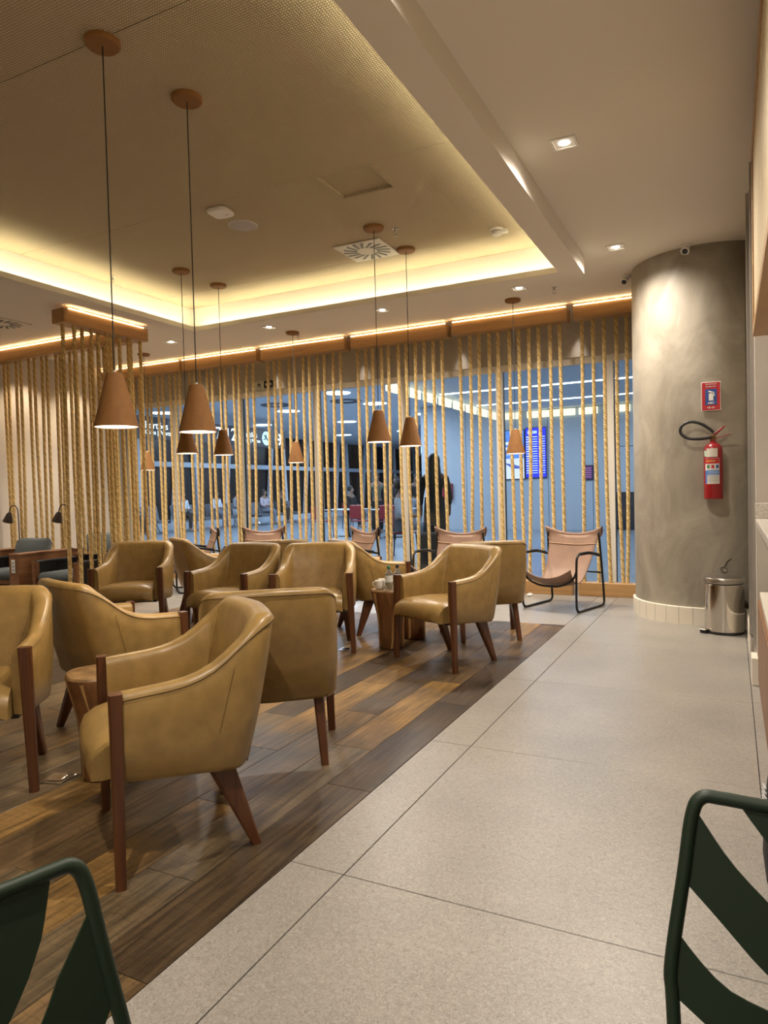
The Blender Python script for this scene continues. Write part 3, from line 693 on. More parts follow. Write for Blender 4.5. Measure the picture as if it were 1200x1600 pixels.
SLG = [(-1.60, 6.74, 254, 'tan hide sling chair with black frame beside the cement column'),
       (-2.72, 6.62, 262, 'tan hide sling chair directly behind the chair with the bottles'),
       (-4.10, 6.70, 238, 'tan hide sling chair turned aside, third from the column'),
       (-5.32, 6.75, 275, 'wide-on tan hide sling chair, fourth from the column'),
       (-6.35, 6.70, 228, 'tan hide sling chair farthest from the column, turned aside')]
s0 = make_sling()
for i, (x, y, a, lab) in enumerate(SLG):
    c = s0 if i == 0 else copy_tree(s0)
    c.location = (x, y, 0); c.rotation_euler = (0, 0, math.radians(a + 90)); tag(c, lab, 'chair', 'hide sling chairs')

# ------------------------------------------------------------------ green metal chairs
B0L = [(.056, -.001), (.071, -.022), (.086, -.041), (.14, -.11), (.21, -.17), (.28, -.165), (.333, -.124), (.353, -.093), (.37, -.058), (.378, -.029), (.384, -.002)]
B1U = [(.0, -.006), (.019, -.035), (.035, -.058), (.055, -.082), (.084, -.109), (.15, -.17), (.22, -.222), (.30, -.205), (.364, -.139), (.381, -.105), (.401, -.077), (.419, -.051)]
B1L = [(-.012, -.099), (.026, -.136), (.065, -.176), (.082, -.191), (.15, -.25), (.23, -.30), (.32, -.265), (.425, -.168), (.434, -.151)]
B2U = [(-.019, -.163), (.0, -.185), (.017, -.202), (.035, -.216), (.052, -.223), (.081, -.230), (.15, -.275), (.24, -.33), (.34, -.30), (.44, -.2)]
B2L = [(-.023, -.237), (.012, -.261), (.1, -.31), (.24, -.37), (.36, -.34), (.445, -.27)]
def resample(pl, n):
    P = [Vector((a, b)) for a, b in pl]; d = [0]
    for a, b in zip(P, P[1:]): d.append(d[-1] + (b - a).length)
    out = []
    for i in range(n):
        s = d[-1] * i / (n - 1); k = max(j for j in range(len(d)) if d[j] <= s + 1e-9); k = min(k, len(P) - 2)
        out.append(P[k].lerp(P[k + 1], (s - d[k]) / max(1e-6, d[k + 1] - d[k])))
    return out
def make_green(name_label, p0, ang_e1, u0):
    """p0: world point of the back's top corner with plan coordinate u0; e1 = direction of growing u (left to right seen from behind the sitter's front)"""
    t = thing('metal_chair', name_label, 'chair', (p0[0], p0[1], 0), 0, 'dark green metal chairs')
    a = math.radians(ang_e1); e1 = Vector((math.cos(a), math.sin(a), 0)); bk = Vector((-math.sin(a), math.cos(a), 0)); th = math.radians(12)
    e2 = Vector((0, 0, 1)) * math.cos(th) + bk * math.sin(th); nn = e1.cross(e2)
    O = Vector((0, 0, .8))
    P = lambda u, v, w=0: O + e1 * (u - u0) + e2 * v + nn * w
    W = .42
    fr = catmull([P(-.020, -.34), P(-.025, -.24), P(-.026, -.20), P(-.010, -.09), P(.0, -.02), P(.012, .003), P(.035, .005), P(.08, .003), P(W / 2, .0), P(W - .08, .003), P(W - .035, .005), P(W - .012, .003), P(W, -.02), P(W + .010, -.09), P(W + .026, -.20), P(W + .025, -.24), P(W + .020, -.34)], 6)
    seatz = .45
    fr = [P(-.020, -.34) - Vector((0, 0, .13)) - bk * .03] + list(fr) + [P(W + .020, -.34) - Vector((0, 0, .13)) - bk * .03]
    MB().tube(fr, .0085, 10).build('back_frame', M_GREEN, t, smooth=True)
    def band(up, lo):
        A = resample(up, 28); B = resample(lo, 28); mb = MB()
        mb.grid([[P(q.x, q.y, .002) for q in A], [P(q.x, q.y, .002) for q in B], [P(q.x, q.y, -.002) for q in B], [P(q.x, q.y, -.002) for q in A], [P(q.x, q.y, .002) for q in A]])
        mb.build('back_slat', M_GREEN, t, smooth=30)
    band([(.056, .002), (.20, .0), (.384, .002)], B0L); band(B1U, B1L); band(B2U, B2L)
    # seat sheet, apron tube and legs, towards the sitter's side
    fw = -bk; C = lambda u, d, z: Vector((e1.x * (u - u0) + fw.x * (d + .07), e1.y * (u - u0) + fw.y * (d + .07), z))
    mb = MB(); mb.grid([[C(u, .02, seatz - .008 * math.sin(PI * u / W)) for u in (0, .1, .21, .32, W)], [C(u, .2, seatz - .012 * math.sin(PI * u / W)) for u in (-.01, .1, .21, .32, W + .01)], [C(u, .42, seatz + .002) for u in (-.01, .1, .21, .32, W + .01)]])
    so = mb.build('seat', M_GREEN, t, smooth=True); md = so.modifiers.new('thick', 'SOLIDIFY'); md.thickness = .004
    MB().tube([C(-.02, .01, seatz - .012), C(-.02, .42, seatz - .012), C(W + .02, .42, seatz - .012), C(W + .02, .01, seatz - .012)], .009, 8).build('seat_frame', M_GREEN, t)
    for u, s in ((-.02, -1), (W + .02, 1)):
        MB().tube([C(u, .40, seatz - .012), C(u + s * .02, .43, .006)], .0095, 8).build('leg', M_GREEN, t)
        MB().tube([C(u, .01, seatz - .012), C(u + s * .02, -.07, .006)], .0095, 8).build('leg', M_GREEN, t)
    return t
make_green('dark green metal chair with slotted back, cut off beside the tiled walkway', (-.05, .97), 3, 0)
make_green('dark green metal chair with slotted back, in front of the wooden floor', (-.65, .53), 68, .42)

# ------------------------------------------------------------------ fixtures on the ceiling
def vent(loc, lab, half, slots):
    t = thing('swirl_vent', lab, 'vent', loc, 0, 'square swirl vents')
    MB().bbox(-half, half, -half, half, -.014, 0, .006).build('plate', mat('vent_white', (.66, .62, .56), .5), t)
    for k in range(slots):
        a = 2 * PI * k / slots; ca, sa = math.cos(a), math.sin(a); tw = .45; r0, r1 = half * .40, half * .90; w_ = half * .046
        vs = []
        for r, s in ((r0, -1), (r0, 1), (r1, 1), (r1, -1)):
            aa = a; bx, by = r * ca, r * sa; px, py = -sa * w_ * s, ca * w_ * s; sh = (r - r0) * tw
            vs.append((bx + px * (1.5 if r == r1 else 1.1) - sa * sh, by + py * (1.5 if r == r1 else 1.1) + ca * sh, -.0155))
        vs += [(x, y, -.012) for x, y, z in vs]
        MB().add(vs, [(0, 1, 2, 3), (0, 4, 5, 1), (1, 5, 6, 2), (2, 6, 7, 3), (3, 7, 4, 0)]).build('slot', M_BLACK, t)
vent((-2.87, 5.54, ZT), 'square swirl vent in the woven ceiling beside a pendant', .225, 16)
vent((-7.30, 5.14, ZC), 'square swirl vent in the plaster ceiling above the booths', .225, 16)
t = thing('ceiling_speaker', 'round white flush ceiling speaker', 'speaker', (-3.46, 4.54, ZT))
MB().lathe([(.001, -.006), (.105, -.006), (.112, -.004), (.114, 0)], 40).build('grille', mat('speaker_cloth', (.46, .43, .42), .8), t, smooth=40)
MB().lathe([(.106, -.008), (.116, -.006), (.118, 0)], 40).build('rim', mat('rim_grey', (.56, .53, .50), .6), t)
t = thing('access_point', 'white rounded-square wireless access point on the woven ceiling', 'access point', (-3.42, 4.22, ZT), .1)
mb = MB(); rows = []
for z, k in ((0, .9), (-.008, 1), (-.022, 1), (-.032, .9), (-.034, .001)):
    rows.append([(.085 * k * math.copysign(abs(math.cos(a)) ** .45, math.cos(a)), .085 * k * math.copysign(abs(math.sin(a)) ** .45, math.sin(a)), z) for a in [2 * PI * j / 32 for j in range(32)]])
mb.grid(rows, wrap=True).build('body', M_WHITE, t, smooth=40)
MB().box(.03, .055, .02, .024, -.0345, -.033).build('mark', M_BLACK, t)
t = thing('smoke_detector', 'white round smoke detector at the edge of the woven ceiling', 'smoke detector', (-1.72, 5.66, ZT))
MB().lathe([(.058, 0), (.058, -.012), (.05, -.02), (.05, -.028), (.040, -.034), (.04, -.044), (.001, -.046)], 28).build('body', M_WHITE, t, smooth=35)
MB().bbox(.0, .09, -.025, .03, -.038, -.012, .004).build('base_module', M_WHITE, t)
MB().lathe([(.0505, -.0215), (.0505, -.0265)], 28).build('vent_ring', M_BLACK, t)
def sprinkler(loc, lab):
    t = thing('sprinkler', lab, 'sprinkler', loc, 0, 'ceiling sprinkler heads')
    MB().lathe([(.028, 0), (.028, -.003), (.012, -.008), (.009, -.03), (.001, -.03)], 16).build('escutcheon', M_DARKCHROME, t, smooth=35)
    MB().tube([(-.012, 0, -.028), (-.014, 0, -.045), (0, 0, -.058), (.014, 0, -.045), (.012, 0, -.028)], .0028, 6).build('yoke', M_DARKCHROME, t)
    MB().lathe([(.001, -.058), (.017, -.058), (.017, -.061), (.001, -.061)], 12).build('deflector', M_DARKCHROME, t)
sprinkler((-2.44, 5.22, ZT), 'small metal sprinkler head between the swirl vent and a pendant rose')
sprinkler((-5.35, 4.95, ZT), 'small metal sprinkler head over the glowing cove above the short rope screen')
sprinkler((-1.57, 7.07, ZC), 'small metal sprinkler head in the plaster ceiling near the column')
sprinkler((-4.85, 7.42, ZC), 'small metal sprinkler head behind a small tan pendant rose')
def cctv(loc, rz, lab):
    t = thing('security_camera', lab, 'camera', loc, rz, 'security cameras at the column')
    MB().lathe([(.042, 0), (.042, -.012), (.036, -.02)], 24).build('mount', M_WHITE, t, smooth=35)
    MB().tube([(0, 0, -.015), (0, -.02, -.045), (0, -.035, -.062)], [.030, .034, .036], 16).build('turret', M_WHITE, t, smooth=35)
    MB().tube([(0, -.034, -.061), (0, -.041, -.069)], [.024, .022], 16).build('lens', M_BLACK, t)
cctv((-.32, 6.41, ZC), -.3, 'white turret camera on the ceiling at the front of the column')
cctv((-.88, 7.05, ZC), -.5, 'white turret camera on the ceiling left of the column')

# ------------------------------------------------------------------ exit sign
t = thing('exit_sign', 'black emergency exit sign with running figure and arrow', 'sign', (-5.955, 8.19, 2.77))
MB().bbox(-.17, .17, -.006, .01, -.058, .058, .003).build('plate', mat('sign_cream', (.62, .60, .45), .5), t)
MB().box(-.165, -.003, -.0075, 0, -.052, .052).build('figure_field', mat('pale_field', (.75, .74, .60), .5), t)
MB().box(.003, .165, -.0075, 0, -.052, .052).build('arrow_field', M_BLACK, t)
D = M_BLACK
mb = MB(); mb.tube([(-.085, -.009, .015), (-.075, -.009, -.005)], .010, 8); mb.lathe([(.001, .0), (.011, .0)], 10, (-.082, -.009, .0)) 
for pl in ([(-.075, -.005), (-.055, -.018), (-.05, -.04)], [(-.077, -.005), (-.092, -.022), (-.115, -.028)], [(-.083, .014), (-.062, .006), (-.05, .014)], [(-.086, .014), (-.105, .008), (-.112, -.006)]):
    mb.tube([(x, -.0085, z) for x, z in pl], .0045, 6)
mb.tube([(-.093, -.0085, .032), (-.088, -.0085, .034)], .010, 10)
mb.build('running_figure', M_BLACK, t)
mb = MB().add([(.03, -.0085, .014), (.09, -.0085, .014), (.09, -.0085, .034), (.14, -.0085, 0), (.09, -.0085, -.034), (.09, -.0085, -.014), (.03, -.0085, -.014)], [(0, 1, 2, 3, 4, 5, 6)])
mb.build('arrow', M_WHITE, t)

# ------------------------------------------------------------------ fire extinguisher and its sign
M_SIGNRED = mat('sign_red', (.45, .02, .03), .5); M_SIGNBLUE = mat('sign_blue', (.03, .08, .30), .5)
t = thing('fire_sign', 'small red extinguisher sign with blue field and ABC lettering on the column', 'sign', (-.148, 6.448, 1.93), math.radians(4))
MB().bbox(-.074, .074, -.003, .003, -.12, .12, .001).build('border', M_WHITE, t)
MB().box(-.069, .069, -.004, 0, -.115, .115).build('red_panel', M_SIGNRED, t)
MB().box(-.044, .044, -.005, 0, -.072, .060).build('blue_panel', M_SIGNBLUE, t)
mb = MB(); mb.box(-.017, .017, -.006, 0, -.035, .022); mb.box(-.008, .008, -.006, 0, .022, .034); mb.tube([(-.02, -.005, .040), (0, -.005, .038), (.02, -.005, .030), (.026, -.005, .0)], .004, 6); mb.box(-.022, .004, -.006, 0, .034, .040)
mb.build('pictogram', M_WHITE, t)
text_mesh('lettering', 'ABC', .026, M_WHITE, t, (0, -.0055, -.056), (PI / 2, 0, 0), bold=True)
text_mesh('lettering', 'CB 151', .019, M_WHITE, t, (0, -.0045, -.094), (PI / 2, 0, 0), bold=True)
text_mesh('lettering', 'EXTINTOR DE', .013, M_WHITE, t, (0, -.0045, .100), (PI / 2, 0, 0), bold=True)
text_mesh('lettering', 'CLASSE A B C', .013, M_WHITE, t, (0, -.0045, .080), (PI / 2, 0, 0), bold=True)
t = thing('fire_extinguisher', 'red fire extinguisher with looped black hose hung on the column', 'extinguisher', (-.135, 6.372, 1.075), math.radians(4))
MB().lathe([(.001, 0), (.066, 0), (.072, .006), (.072, .40), (.066, .43), (.045, .455), (.022, .465), (.020, .49), (.001, .49)], 32).build('cylinder', M_RED, t, smooth=40)
mb = MB(); mb.lathe([(.018, .485), (.022, .49), (.022, .515), (.014, .52), (.001, .52)], 14); mb.bbox(-.022, .022, -.014, .014, .495, .525, .003)
mb.build('valve', mat('brass_valve', (.20, .12, .05), .35, .7), t, smooth=35)
MB().taper((-.005, 0, .515), (.085, 0, .595), .016, .009, .010, .007).build('lever', M_RED, t)
MB().taper((.02, 0, .500), (.13, 0, .528), .012, .010, .012, .006).build('carry_handle', M_RED, t)
MB().lathe([(.001, 0), (.014, 0), (.014, .006), (.001, .008)], 14, (0, 0, 0)).build('gauge', M_BLACK, t).location = (-.008, -.02, .508)
hose = catmull([(-.015, -.005, .51), (-.05, -.012, .503), (-.13, -.02, .50), (-.20, -.01, .515), (-.245, 0, .56), (-.235, .0, .615), (-.17, 0, .645), (-.09, 0, .625), (-.02, .0, .575), (.004, .0, .545)], 6)
MB().tube(hose, .0125, 10).build('hose', M_BLACK, t, smooth=True)
def wrap(name, z0, z1, a0, a1, m, r=.0728):
    rows = [[(r * math.cos(a0 + (a1 - a0) * j / 10), r * math.sin(a0 + (a1 - a0) * j / 10), z) for j in range(11)] for z in (z0, z1)]
    return MB().grid(rows).build(name, m, t, smooth=True)
wrap('inspection_label', .345, .415, -2.35, -1.15, mat('cream_label', (.68, .64, .56), .5))
wrap('seal_label', .35, .40, -2.75, -2.36, mat('mint_label', (.38, .55, .45), .5))
wrap('instruction_label', .125, .335, -2.55, -.95, mat('white_label', (.66, .64, .60), .5))
wrap('label_red_band', .29, .333, -2.54, -.98, M_SIGNRED, .0732)
wrap('label_gold_line', .308, .317, -2.4, -1.4, mat('gold_print', (.55, .35, .05), .5), .0735)
for k, (a, c) in enumerate(((-2.3, mat('icon_green', (.06, .20, .10), .5)), (-1.82, M_SIGNRED), (-1.34, M_SIGNBLUE))): wrap('pictogram', .252, .28, a, a + .3, c, .0734)
wrap('label_blue_band', .195, .238, -2.3, -1.0, mat('print_blue', (.05, .20, .55), .5), .0733)
wrap('label_blue_side', .128, .235, -2.54, -2.32, mat('print_blue2', (.05, .16, .5), .5), .0733)
for z in (.20, .213, .226): wrap('print_line', z, z + .003, -2.2, -1.1, M_WHITE, .0736)
for z in (.14, .151, .162, .173, .184): wrap('print_line', z, z + .003, -2.25, -1.05, mat('print_grey', (.25, .25, .26), .6), .0735)
MB().bbox(-.03, .03, .06, .085, .38, .44, .003).build('wall_bracket', M_BLACK, t)

# ------------------------------------------------------------------ pedal bin
t = thing('pedal_bin', 'polished steel pedal bin at the foot of the column', 'bin', (-.062, 6.225, 0), math.radians(-29))
t.scale = (1.02, 1.02, 1.08)
MB().lathe([(.140, 0), (.147, .003), (.147, .02), (.142, .022)], 48, cap0=True).build('base_ring', M_BLACK, t, smooth=35)
MB().lathe([(.144, .018), (.144, .365), (.140, .37)], 64).build('body', M_CHROME, t, smooth=35)
MB().lathe([(.141, .368), (.141, .378)], 48).build('rim_gap', M_BLACK, t)
MB().lathe([(.147, .376), (.148, .380), (.148, .408), (.143, .416), (.10, .426), (.05, .431), (.001, .432)], 64).build('lid', M_DARKCHROME, t, smooth=35)
MB().bbox(-.120, -.060, -.168, -.105, .022, .034, .006).build('pedal', M_DARKCHROME, t)
MB().bbox(-.115, -.062, -.160, -.09, .0, .020, .004).build('pedal_guard', M_BLACK, t)

# ------------------------------------------------------------------ counter side on the right
t = thing('bar_counter', 'pale stone bar counter with wooden front at the right edge', 'counter', (0, 0, 0))
MB().bbox(.133, .75, 2.75, 4.50, .0, .54, .004).build('cabinet_base', wood_mat('counter_wood', (.17, .075, .028), (.29, .14, .055), 4, 'Z', .45, bump=.05), t)
for k in range(3): MB().bbox(.126, .134, 2.76 + k * .58, 2.76 + k * .58 + .574, .07, .53, .002).build('front_panel', MATS['counter_wood'], t)
MB().bbox(.138, .75, 2.75, 4.52, .54, .575, .004).build('lower_shelf', mat('cream_stone', (.66, .61, .52), .35), t)
MB().bbox(.50, .75, -1.2, 4.50, .0, .955, .004).build('upstand_wall', M_WALLPAINT, t)
MB().bbox(.120, .75, -1.2, 4.60, .955, .995, .004).build('worktop', mat('speckled_granite', (.56, .52, .46), .3, noise=(120, .3, (1, 1, 1))), t)
MB().bbox(.120, .75, 4.56, 4.60, .995, 1.085, .004).build('end_upstand', MATS['speckled_granite'], t)
t = thing('slatted_cabinet', 'hanging wooden cabinet with pale vertical slats above the counter', 'cabinet', (0, 0, 0))
mb = MB(); ya, yb = 1.2, 4.45
mb.bbox(.113, .6, ya, yb, 2.02, 2.07, .003); mb.bbox(.113, .6, ya, yb, 2.98, 3.05, .003); mb.bbox(.113, .6, yb - .05, yb, 2.07, 2.98, .003); mb.bbox(.113, .6, ya, ya + .05, 2.07, 2.98, .003)
mb.box(.17, .59, ya + .01, yb - .01, 2.06, 2.99); mb.build('carcass', M_VALANCE_Y, t)
for k in range(28): MB().bbox(.120, .16, ya + .07 + k * .112, ya + .07 + k * .112 + .075, 2.07, 2.98, .003).build('slat', mat('pale_slat', (.66, .55, .36), .5), t)
MB().bbox(.22, .6, ya, yb, 3.05, 3.195, .003).build('fascia', M_GROUT, t)
t = thing('backpack', 'black backpack with white print standing by the counter', 'backpack', (.195, 2.32, 0), math.radians(8))
rows = []
for z, sx, sy in ((0, .82, .85), (.012, .96, .97), (.10, 1.04, 1.05), (.24, 1.0, 1.0), (.33, .92, .88), (.385, .74, .66), (.405, .45, .36), (.41, .01, .01)):
    rows.append([(.115 * sx * math.copysign(abs(math.cos(a)) ** .6, math.cos(a)), .09 * sy * math.copysign(abs(math.sin(a)) ** .6, math.sin(a)), z) for a in [2 * PI * j / 28 for j in range(28)]])
M_NYLON = mat('black_nylon', (.016, .016, .018), .7, bump=(200, .2, .002))
MB().grid(rows, wrap=True).build('body', M_NYLON, t, smooth=50)
MB().bbox(-.085, .085, -.125, -.08, .03, .19, .02).build('front_pocket', M_NYLON, t, smooth=50)
MB().bbox(-.11, .0, -.1275, -.12, .29, .34, .002).build('white_print', mat('print_white', (.5, .5, .5), .6), t) if False else None
mb = MB()
for k in range(5): mb.bbox(-.122 - .002, -.118, -.05 + .004 * k, .02 - .004 * k, .262 + k * .013, .267 + k * .013, .001)
mb.build('white_print', mat('print_white', (.5, .5, .5), .6), t)
MB().tube([(-.03, .02, .40), (-.025, .02, .435), (.025, .02, .435), (.03, .02, .40)], .007, 8).build('grab_handle', M_NYLON, t, smooth=True)

# ------------------------------------------------------------------ small things on the floor
def floor_box(loc, rz, lab):
    t = thing('floor_socket', lab, 'floor socket', loc, rz, 'floor sockets')
    MB().bbox(-.055, .055, -.055, .055, 0, .004, .0015).build('plate', M_DARKCHROME, t)
    MB().bbox(-.03, .03, -.03, .03, .004, .007, .001).build('flap', M_CHROME, t)
floor_box((-2.62, 2.02, 0), .3, 'small steel floor socket beside the near stump')
floor_box((-2.66, 4.62, 0), .2, 'small steel floor socket by the chair left of the bottles')
t = thing('paper_scrap', 'crumpled white paper scrap at the plinth behind the sling chair', 'litter', (-2.02, 7.62, 0))
rnd = random.Random(3); rows = []
for k, z in enumerate((0, .012, .028, .036)):
    rows.append([((.03, .036, .028, .004)[k] * rnd.uniform(.6, 1.25) * math.cos(a), (.03, .036, .028, .004)[k] * rnd.uniform(.6, 1.25) * math.sin(a), z) for a in [2 * PI * j / 9 for j in range(9)]])
MB().grid(rows, wrap=True).build('crumple', M_WHITE, t)

# ------------------------------------------------------------------ booth seats with reading lamps
def partition(x, lab, tag_plate):
    t = thing('booth_partition', lab, 'partition', (x, 5.1, 0), 0, 'booth partitions')
    MB().bbox(-.08, .08, 0, .78, 0, .60, .004).build('panel', M_BOOTHWOOD, t)
    MB().bbox(-.084, .084, -.004, .784, .585, .612, .003).build('cap', M_BOOTHWOOD, t)
    if tag_plate:
        s = MB().bbox(-.032, .030, -.009, 0, .395, .545, .003).build('socket_plate', M_WHITE, t)
        for z in (.43, .47, .51): MB().bbox(-.010, .010, -.011, -.008, z - .009, z + .009, .001).build('socket', mat('socket_grey', (.18, .18, .18), .5), s)
    return t
partition(-7.20, 'wooden booth partition with a white socket plate on its end', True)
partition(-8.12, 'wooden booth partition at the left picture edge', False)
def reading_lamp(loc, lab, rz=0):
    t = thing('reading_lamp', lab, 'lamp', loc, rz, 'booth reading lamps')
    MB().lathe([(.001, 0), (.035, 0), (.035, .008), (.010, .012), (.001, .012)], 20).build('base', M_BLACKMETAL, t, smooth=40)
    MB().tube(catmull([(0, 0, .008), (0, 0, .25), (-.005, 0, .44), (-.02, 0, .495), (-.06, 0, .53), (-.11, 0, .53), (-.15, 0, .50), (-.175, 0, .44)], 5), .0065, 8).build('stem', M_BLACKMETAL, t, smooth=True)
    sh = MB().lathe([(.02, .075), (.032, .06), (.062, -.045), (.058, -.045), (.03, .05)], 24).build('shade', mat('dark_bronze', (.045, .032, .026), .5, .3), t, smooth=40)
    sh.location = (-.195, 0, .37); sh.rotation_euler = (0, .35, 0)
    b = MB().lathe([(.001, -.062), (.02, -.056), (.03, -.04), (.026, -.015), (.012, .0)], 18).build('bulb', mat('opal_bulb', (.72, .70, .66), .4), t, smooth=True)
    b.location = (-.195, 0, .37); b.rotation_euler = (0, .35, 0)
reading_lamp((-7.14, 5.80, .612), 'dark bronze reading lamp arching over the socket-plate partition')
reading_lamp((-8.03, 5.78, .612), 'dark bronze reading lamp at the left picture edge')
def booth_chair(x, y, rz, lab, cushion=True):
    t = thing('booth_chair', lab, 'chair', (x, y, 0), rz, 'wood and black cord booth chairs')
    for s in (-1, 1):
        MB().taper((s * .31, 0, 0), (s * .31, 0, .52), .022, .028, .026, .034).build('front_leg', M_BOOTHWOOD, t)
        MB().taper((s * .31, .62, 0), (s * .31, .58, .56), .022, .026, .026, .03).build('rear_leg', M_BOOTHWOOD, t)
        mb = MB()
        for k in range(22): mb.bbox(s * .31 - .006, s * .31 + .006, .03 + k * .0248, .03 + k * .0248 + .02, .24, .51, .003)
        mb.build('cord_side', M_BLACK, t)['kind'] = 'stuff'
        MB().bbox(s * .31 - .022, s * .31 + .022, .0, .60, .50, .53, .004).build('arm_rail', M_BLACK, t)
    mb = MB()
    for k in range(24): mb.bbox(-.29 + k * .0245, -.29 + k * .0245 + .02, .592, .606, .24, .53, .003)
    mb.build('cord_back', M_BLACK, t)['kind'] = 'stuff'
    MB().bbox(-.30, .30, .58, .615, .53, .555, .004).build('back_rail', M_BLACK, t)
    MB().bbox(-.29, .29, .0, .58, .24, .29, .006).build('seat_rail', M_BOOTHWOOD, t)
    c = MB().bbox(-.28, .28, -.03, .50, .29, .40, .04).build('seat_cushion', M_SLATE, t, smooth=50)
    if not cushion: return
    b = MB().bbox(-.28, .28, -.06, .06, -.2, .2, .045).build('back_cushion', M_SLATE, t, smooth=50)
    b.location = (0, .47, .545); b.rotation_euler = (-.28, 0, 0)
booth_chair(-6.64, 5.20, .05, 'booth chair with black cord sides right of the socket-plate partition', False)
booth_chair(-7.74, 6.30, .0, 'booth chair with slate back cushion half hidden behind the corner ropes')
booth_chair(-7.66, 5.22, .05, 'booth chair with slate cushions standing between the two wooden partitions')

# ------------------------------------------------------------------ concourse beyond the glass
M_CWALL = mat('concourse_panel', (.47, .50, .54), .5); M_CFLOOR = mat('concourse_floor', (.24, .265, .30), .3, noise=(3, .1, (1, 1, 1)))
M_CCEIL = mat('concourse_ceiling', (.66, .70, .75), .8)
cf = struct('floor_concourse', 'blue-grey polished concourse floor beyond the glass', 'floor')
MB().box(-18.2, 4, 8.32, 46, -.1, 0).build('slab', M_CFLOOR, cf)
wc = struct('wall_concourse', 'blue-grey panelled wall across the concourse', 'wall')
MB().box(-8.5, 4, 19.72, 19.9, 0, 4.7).build('wall_core', M_BLACK, wc)
xs = [-8.5, -7.05, -5.98, -4.62, -3.4, -2.86, -1.98, -.5, 1, 2.5, 4]
for a, b in zip(xs, xs[1:]):
    z0 = 2.26 if a == -2.86 else 0
    MB().bbox(a + .006, b - .006, 19.65, 19.73, z0, 3.74 if a < -5.9 else 3.39, .003).build('wall_panel', M_CWALL, wc)
dr = struct('door_1', 'dark service door in the concourse wall', 'door')
MB().bbox(-2.85, -1.99, 19.68, 19.72, 1.02, 2.25, .003).build('upper_leaf', M_CWALL, dr)
MB().bbox(-2.85, -1.99, 19.68, 19.72, .0, 1.0, .003).build('lower_leaf', mat('dark_leaf', (.03, .035, .045), .3), dr)
cc2 = struct('ceiling_concourse', 'low concourse ceiling with two lines of light', 'ceiling')
MB().box(-6.1, 4, 8.4, 20, 3.4, 3.5).build('low_board', M_CCEIL, cc2)
MB().box(-18.2, -6.1, 8.4, 46, 3.75, 3.85).build('high_board', M_CCEIL, cc2)
MB().box(-6.16, -6.1, 8.4, 20, 3.36, 3.8).build('fascia', M_CCEIL, cc2)
for y in (11.0, 15.0, 17.6):  # the row nearest the glass is unseen, added to go with the extra light
    for x in (-6.0, -3.85, -1.7, .45):
        MB().box(x + .02, x + 2.1, y - .035, y + .035, 3.385, 3.399).build('light_line', E_LINE, cc2)
for k in range(8): MB().bbox(-6.05, -5.99, 12.3 + k * .92, 12.3 + k * .92 + .7, 3.17, 3.36, .004).build('lit_slot', E_YEL, cc2)
for k in range(9): MB().bbox(-5.9 + k * .72, -5.9 + k * .72 + (.62 if k % 3 else .5), 19.58, 19.64, 3.18, 3.36, .004).build('lit_slot', E_YEL, cc2)
for x, y in DISCS:
    MB().lathe([(.001, 0), (.34, 0)], 24, (x, y, 3.742)).build('light_disc', E_COOL, cc2)
for x, y in ((-9.6, 17), (-11.6, 16.5)): MB().lathe([(.25, -.02), (.42, -.02), (.45, 0)], 24, (x, y, 3.745)).build('air_vent', mat('vent_dark', (.10, .11, .13), .6), cc2)
# night facade
fc = struct('wall_facade', 'night-dark glazed facade with pale slanted mullions', 'wall')
MB().box(-18.35, -18.25, 8, 46, 0, 4.7).build('night_glass', mat('night_glass', (.008, .010, .016), .25), fc)
MB().bbox(-18.26, -18.05, 8, 46, 2.28, 2.46, .004).build('transom', mat('facade_steel', (.58, .64, .72), .5), fc)
MB().bbox(-18.26, -18.05, 8, 46, 0, .25, .004).build('kerb', MATS['facade_steel'], fc)
for k in range(26):
    y = 9 + k * 1.45; d = .55 if k % 2 else -.25
    mb = MB(); mb.taper((-18.14, y, 0), (-18.14, y + d, 4.6), .07, .10, .07, .10); mb.build('mullion', MATS['facade_steel'], fc)
S(MB().box(-18.3, -8.4, 44, 44.2, 0, 4.7), 'wall_concourse_end', mat('far_wall', (.10, .12, .15), .6), 'dark far end wall of the concourse', 'wall')
S(MB().box(-8.52, -8.4, 19.9, 44, 0, 4.7), 'wall_concourse_side', mat('side_wall', (.36, .40, .46), .6), 'pale side wall beyond the food tables', 'wall')
S(MB().box(-18.3, -8.85, 8.2, 8.34, 0, 4.7), 'wall_concourse_front', MATS['side_wall'], 'wall beside the glass front', 'wall')
S(MB().box(3.9, 4, 8.34, 20, 0, 3.5), 'wall_concourse_right', MATS['side_wall'], 'side wall of the concourse behind the column', 'wall')

# hanging gate sign
E_TXT = emis('sign_text', (.80, .95, 1), 1.6); E_ICON = emis('sign_icon', (.45, .85, 1), 1.3)
t = thing('gate_sign', 'long black overhead gate sign with glowing white lettering and arrow', 'sign', (-14.2, 16.6, 3.1))
MB().bbox(-.08, .08, -4.3, 4.0, -.31, .30, .01).build('box', mat('sign_black', (.010, .013, .022), .4), t)
R_ = (PI / 2, 0, PI / 2)
text_mesh('lettering', 'Portões', .27, E_TXT, t, (.083, -2.62, .06), R_, 'LEFT'); text_mesh('lettering', 'Gates | Puertas', .17, E_TXT, t, (.083, -2.62, -.13), R_, 'LEFT')
text_mesh('lettering', '1', .30, E_TXT, t, (.083, -1.25, .06), R_, 'LEFT'); text_mesh('lettering', '6', .20, E_TXT, t, (.083, -1.25, -.16), R_, 'LEFT')
text_mesh('lettering', '7-12', .55, E_TXT, t, (.083, .25, 0), R_, 'LEFT')
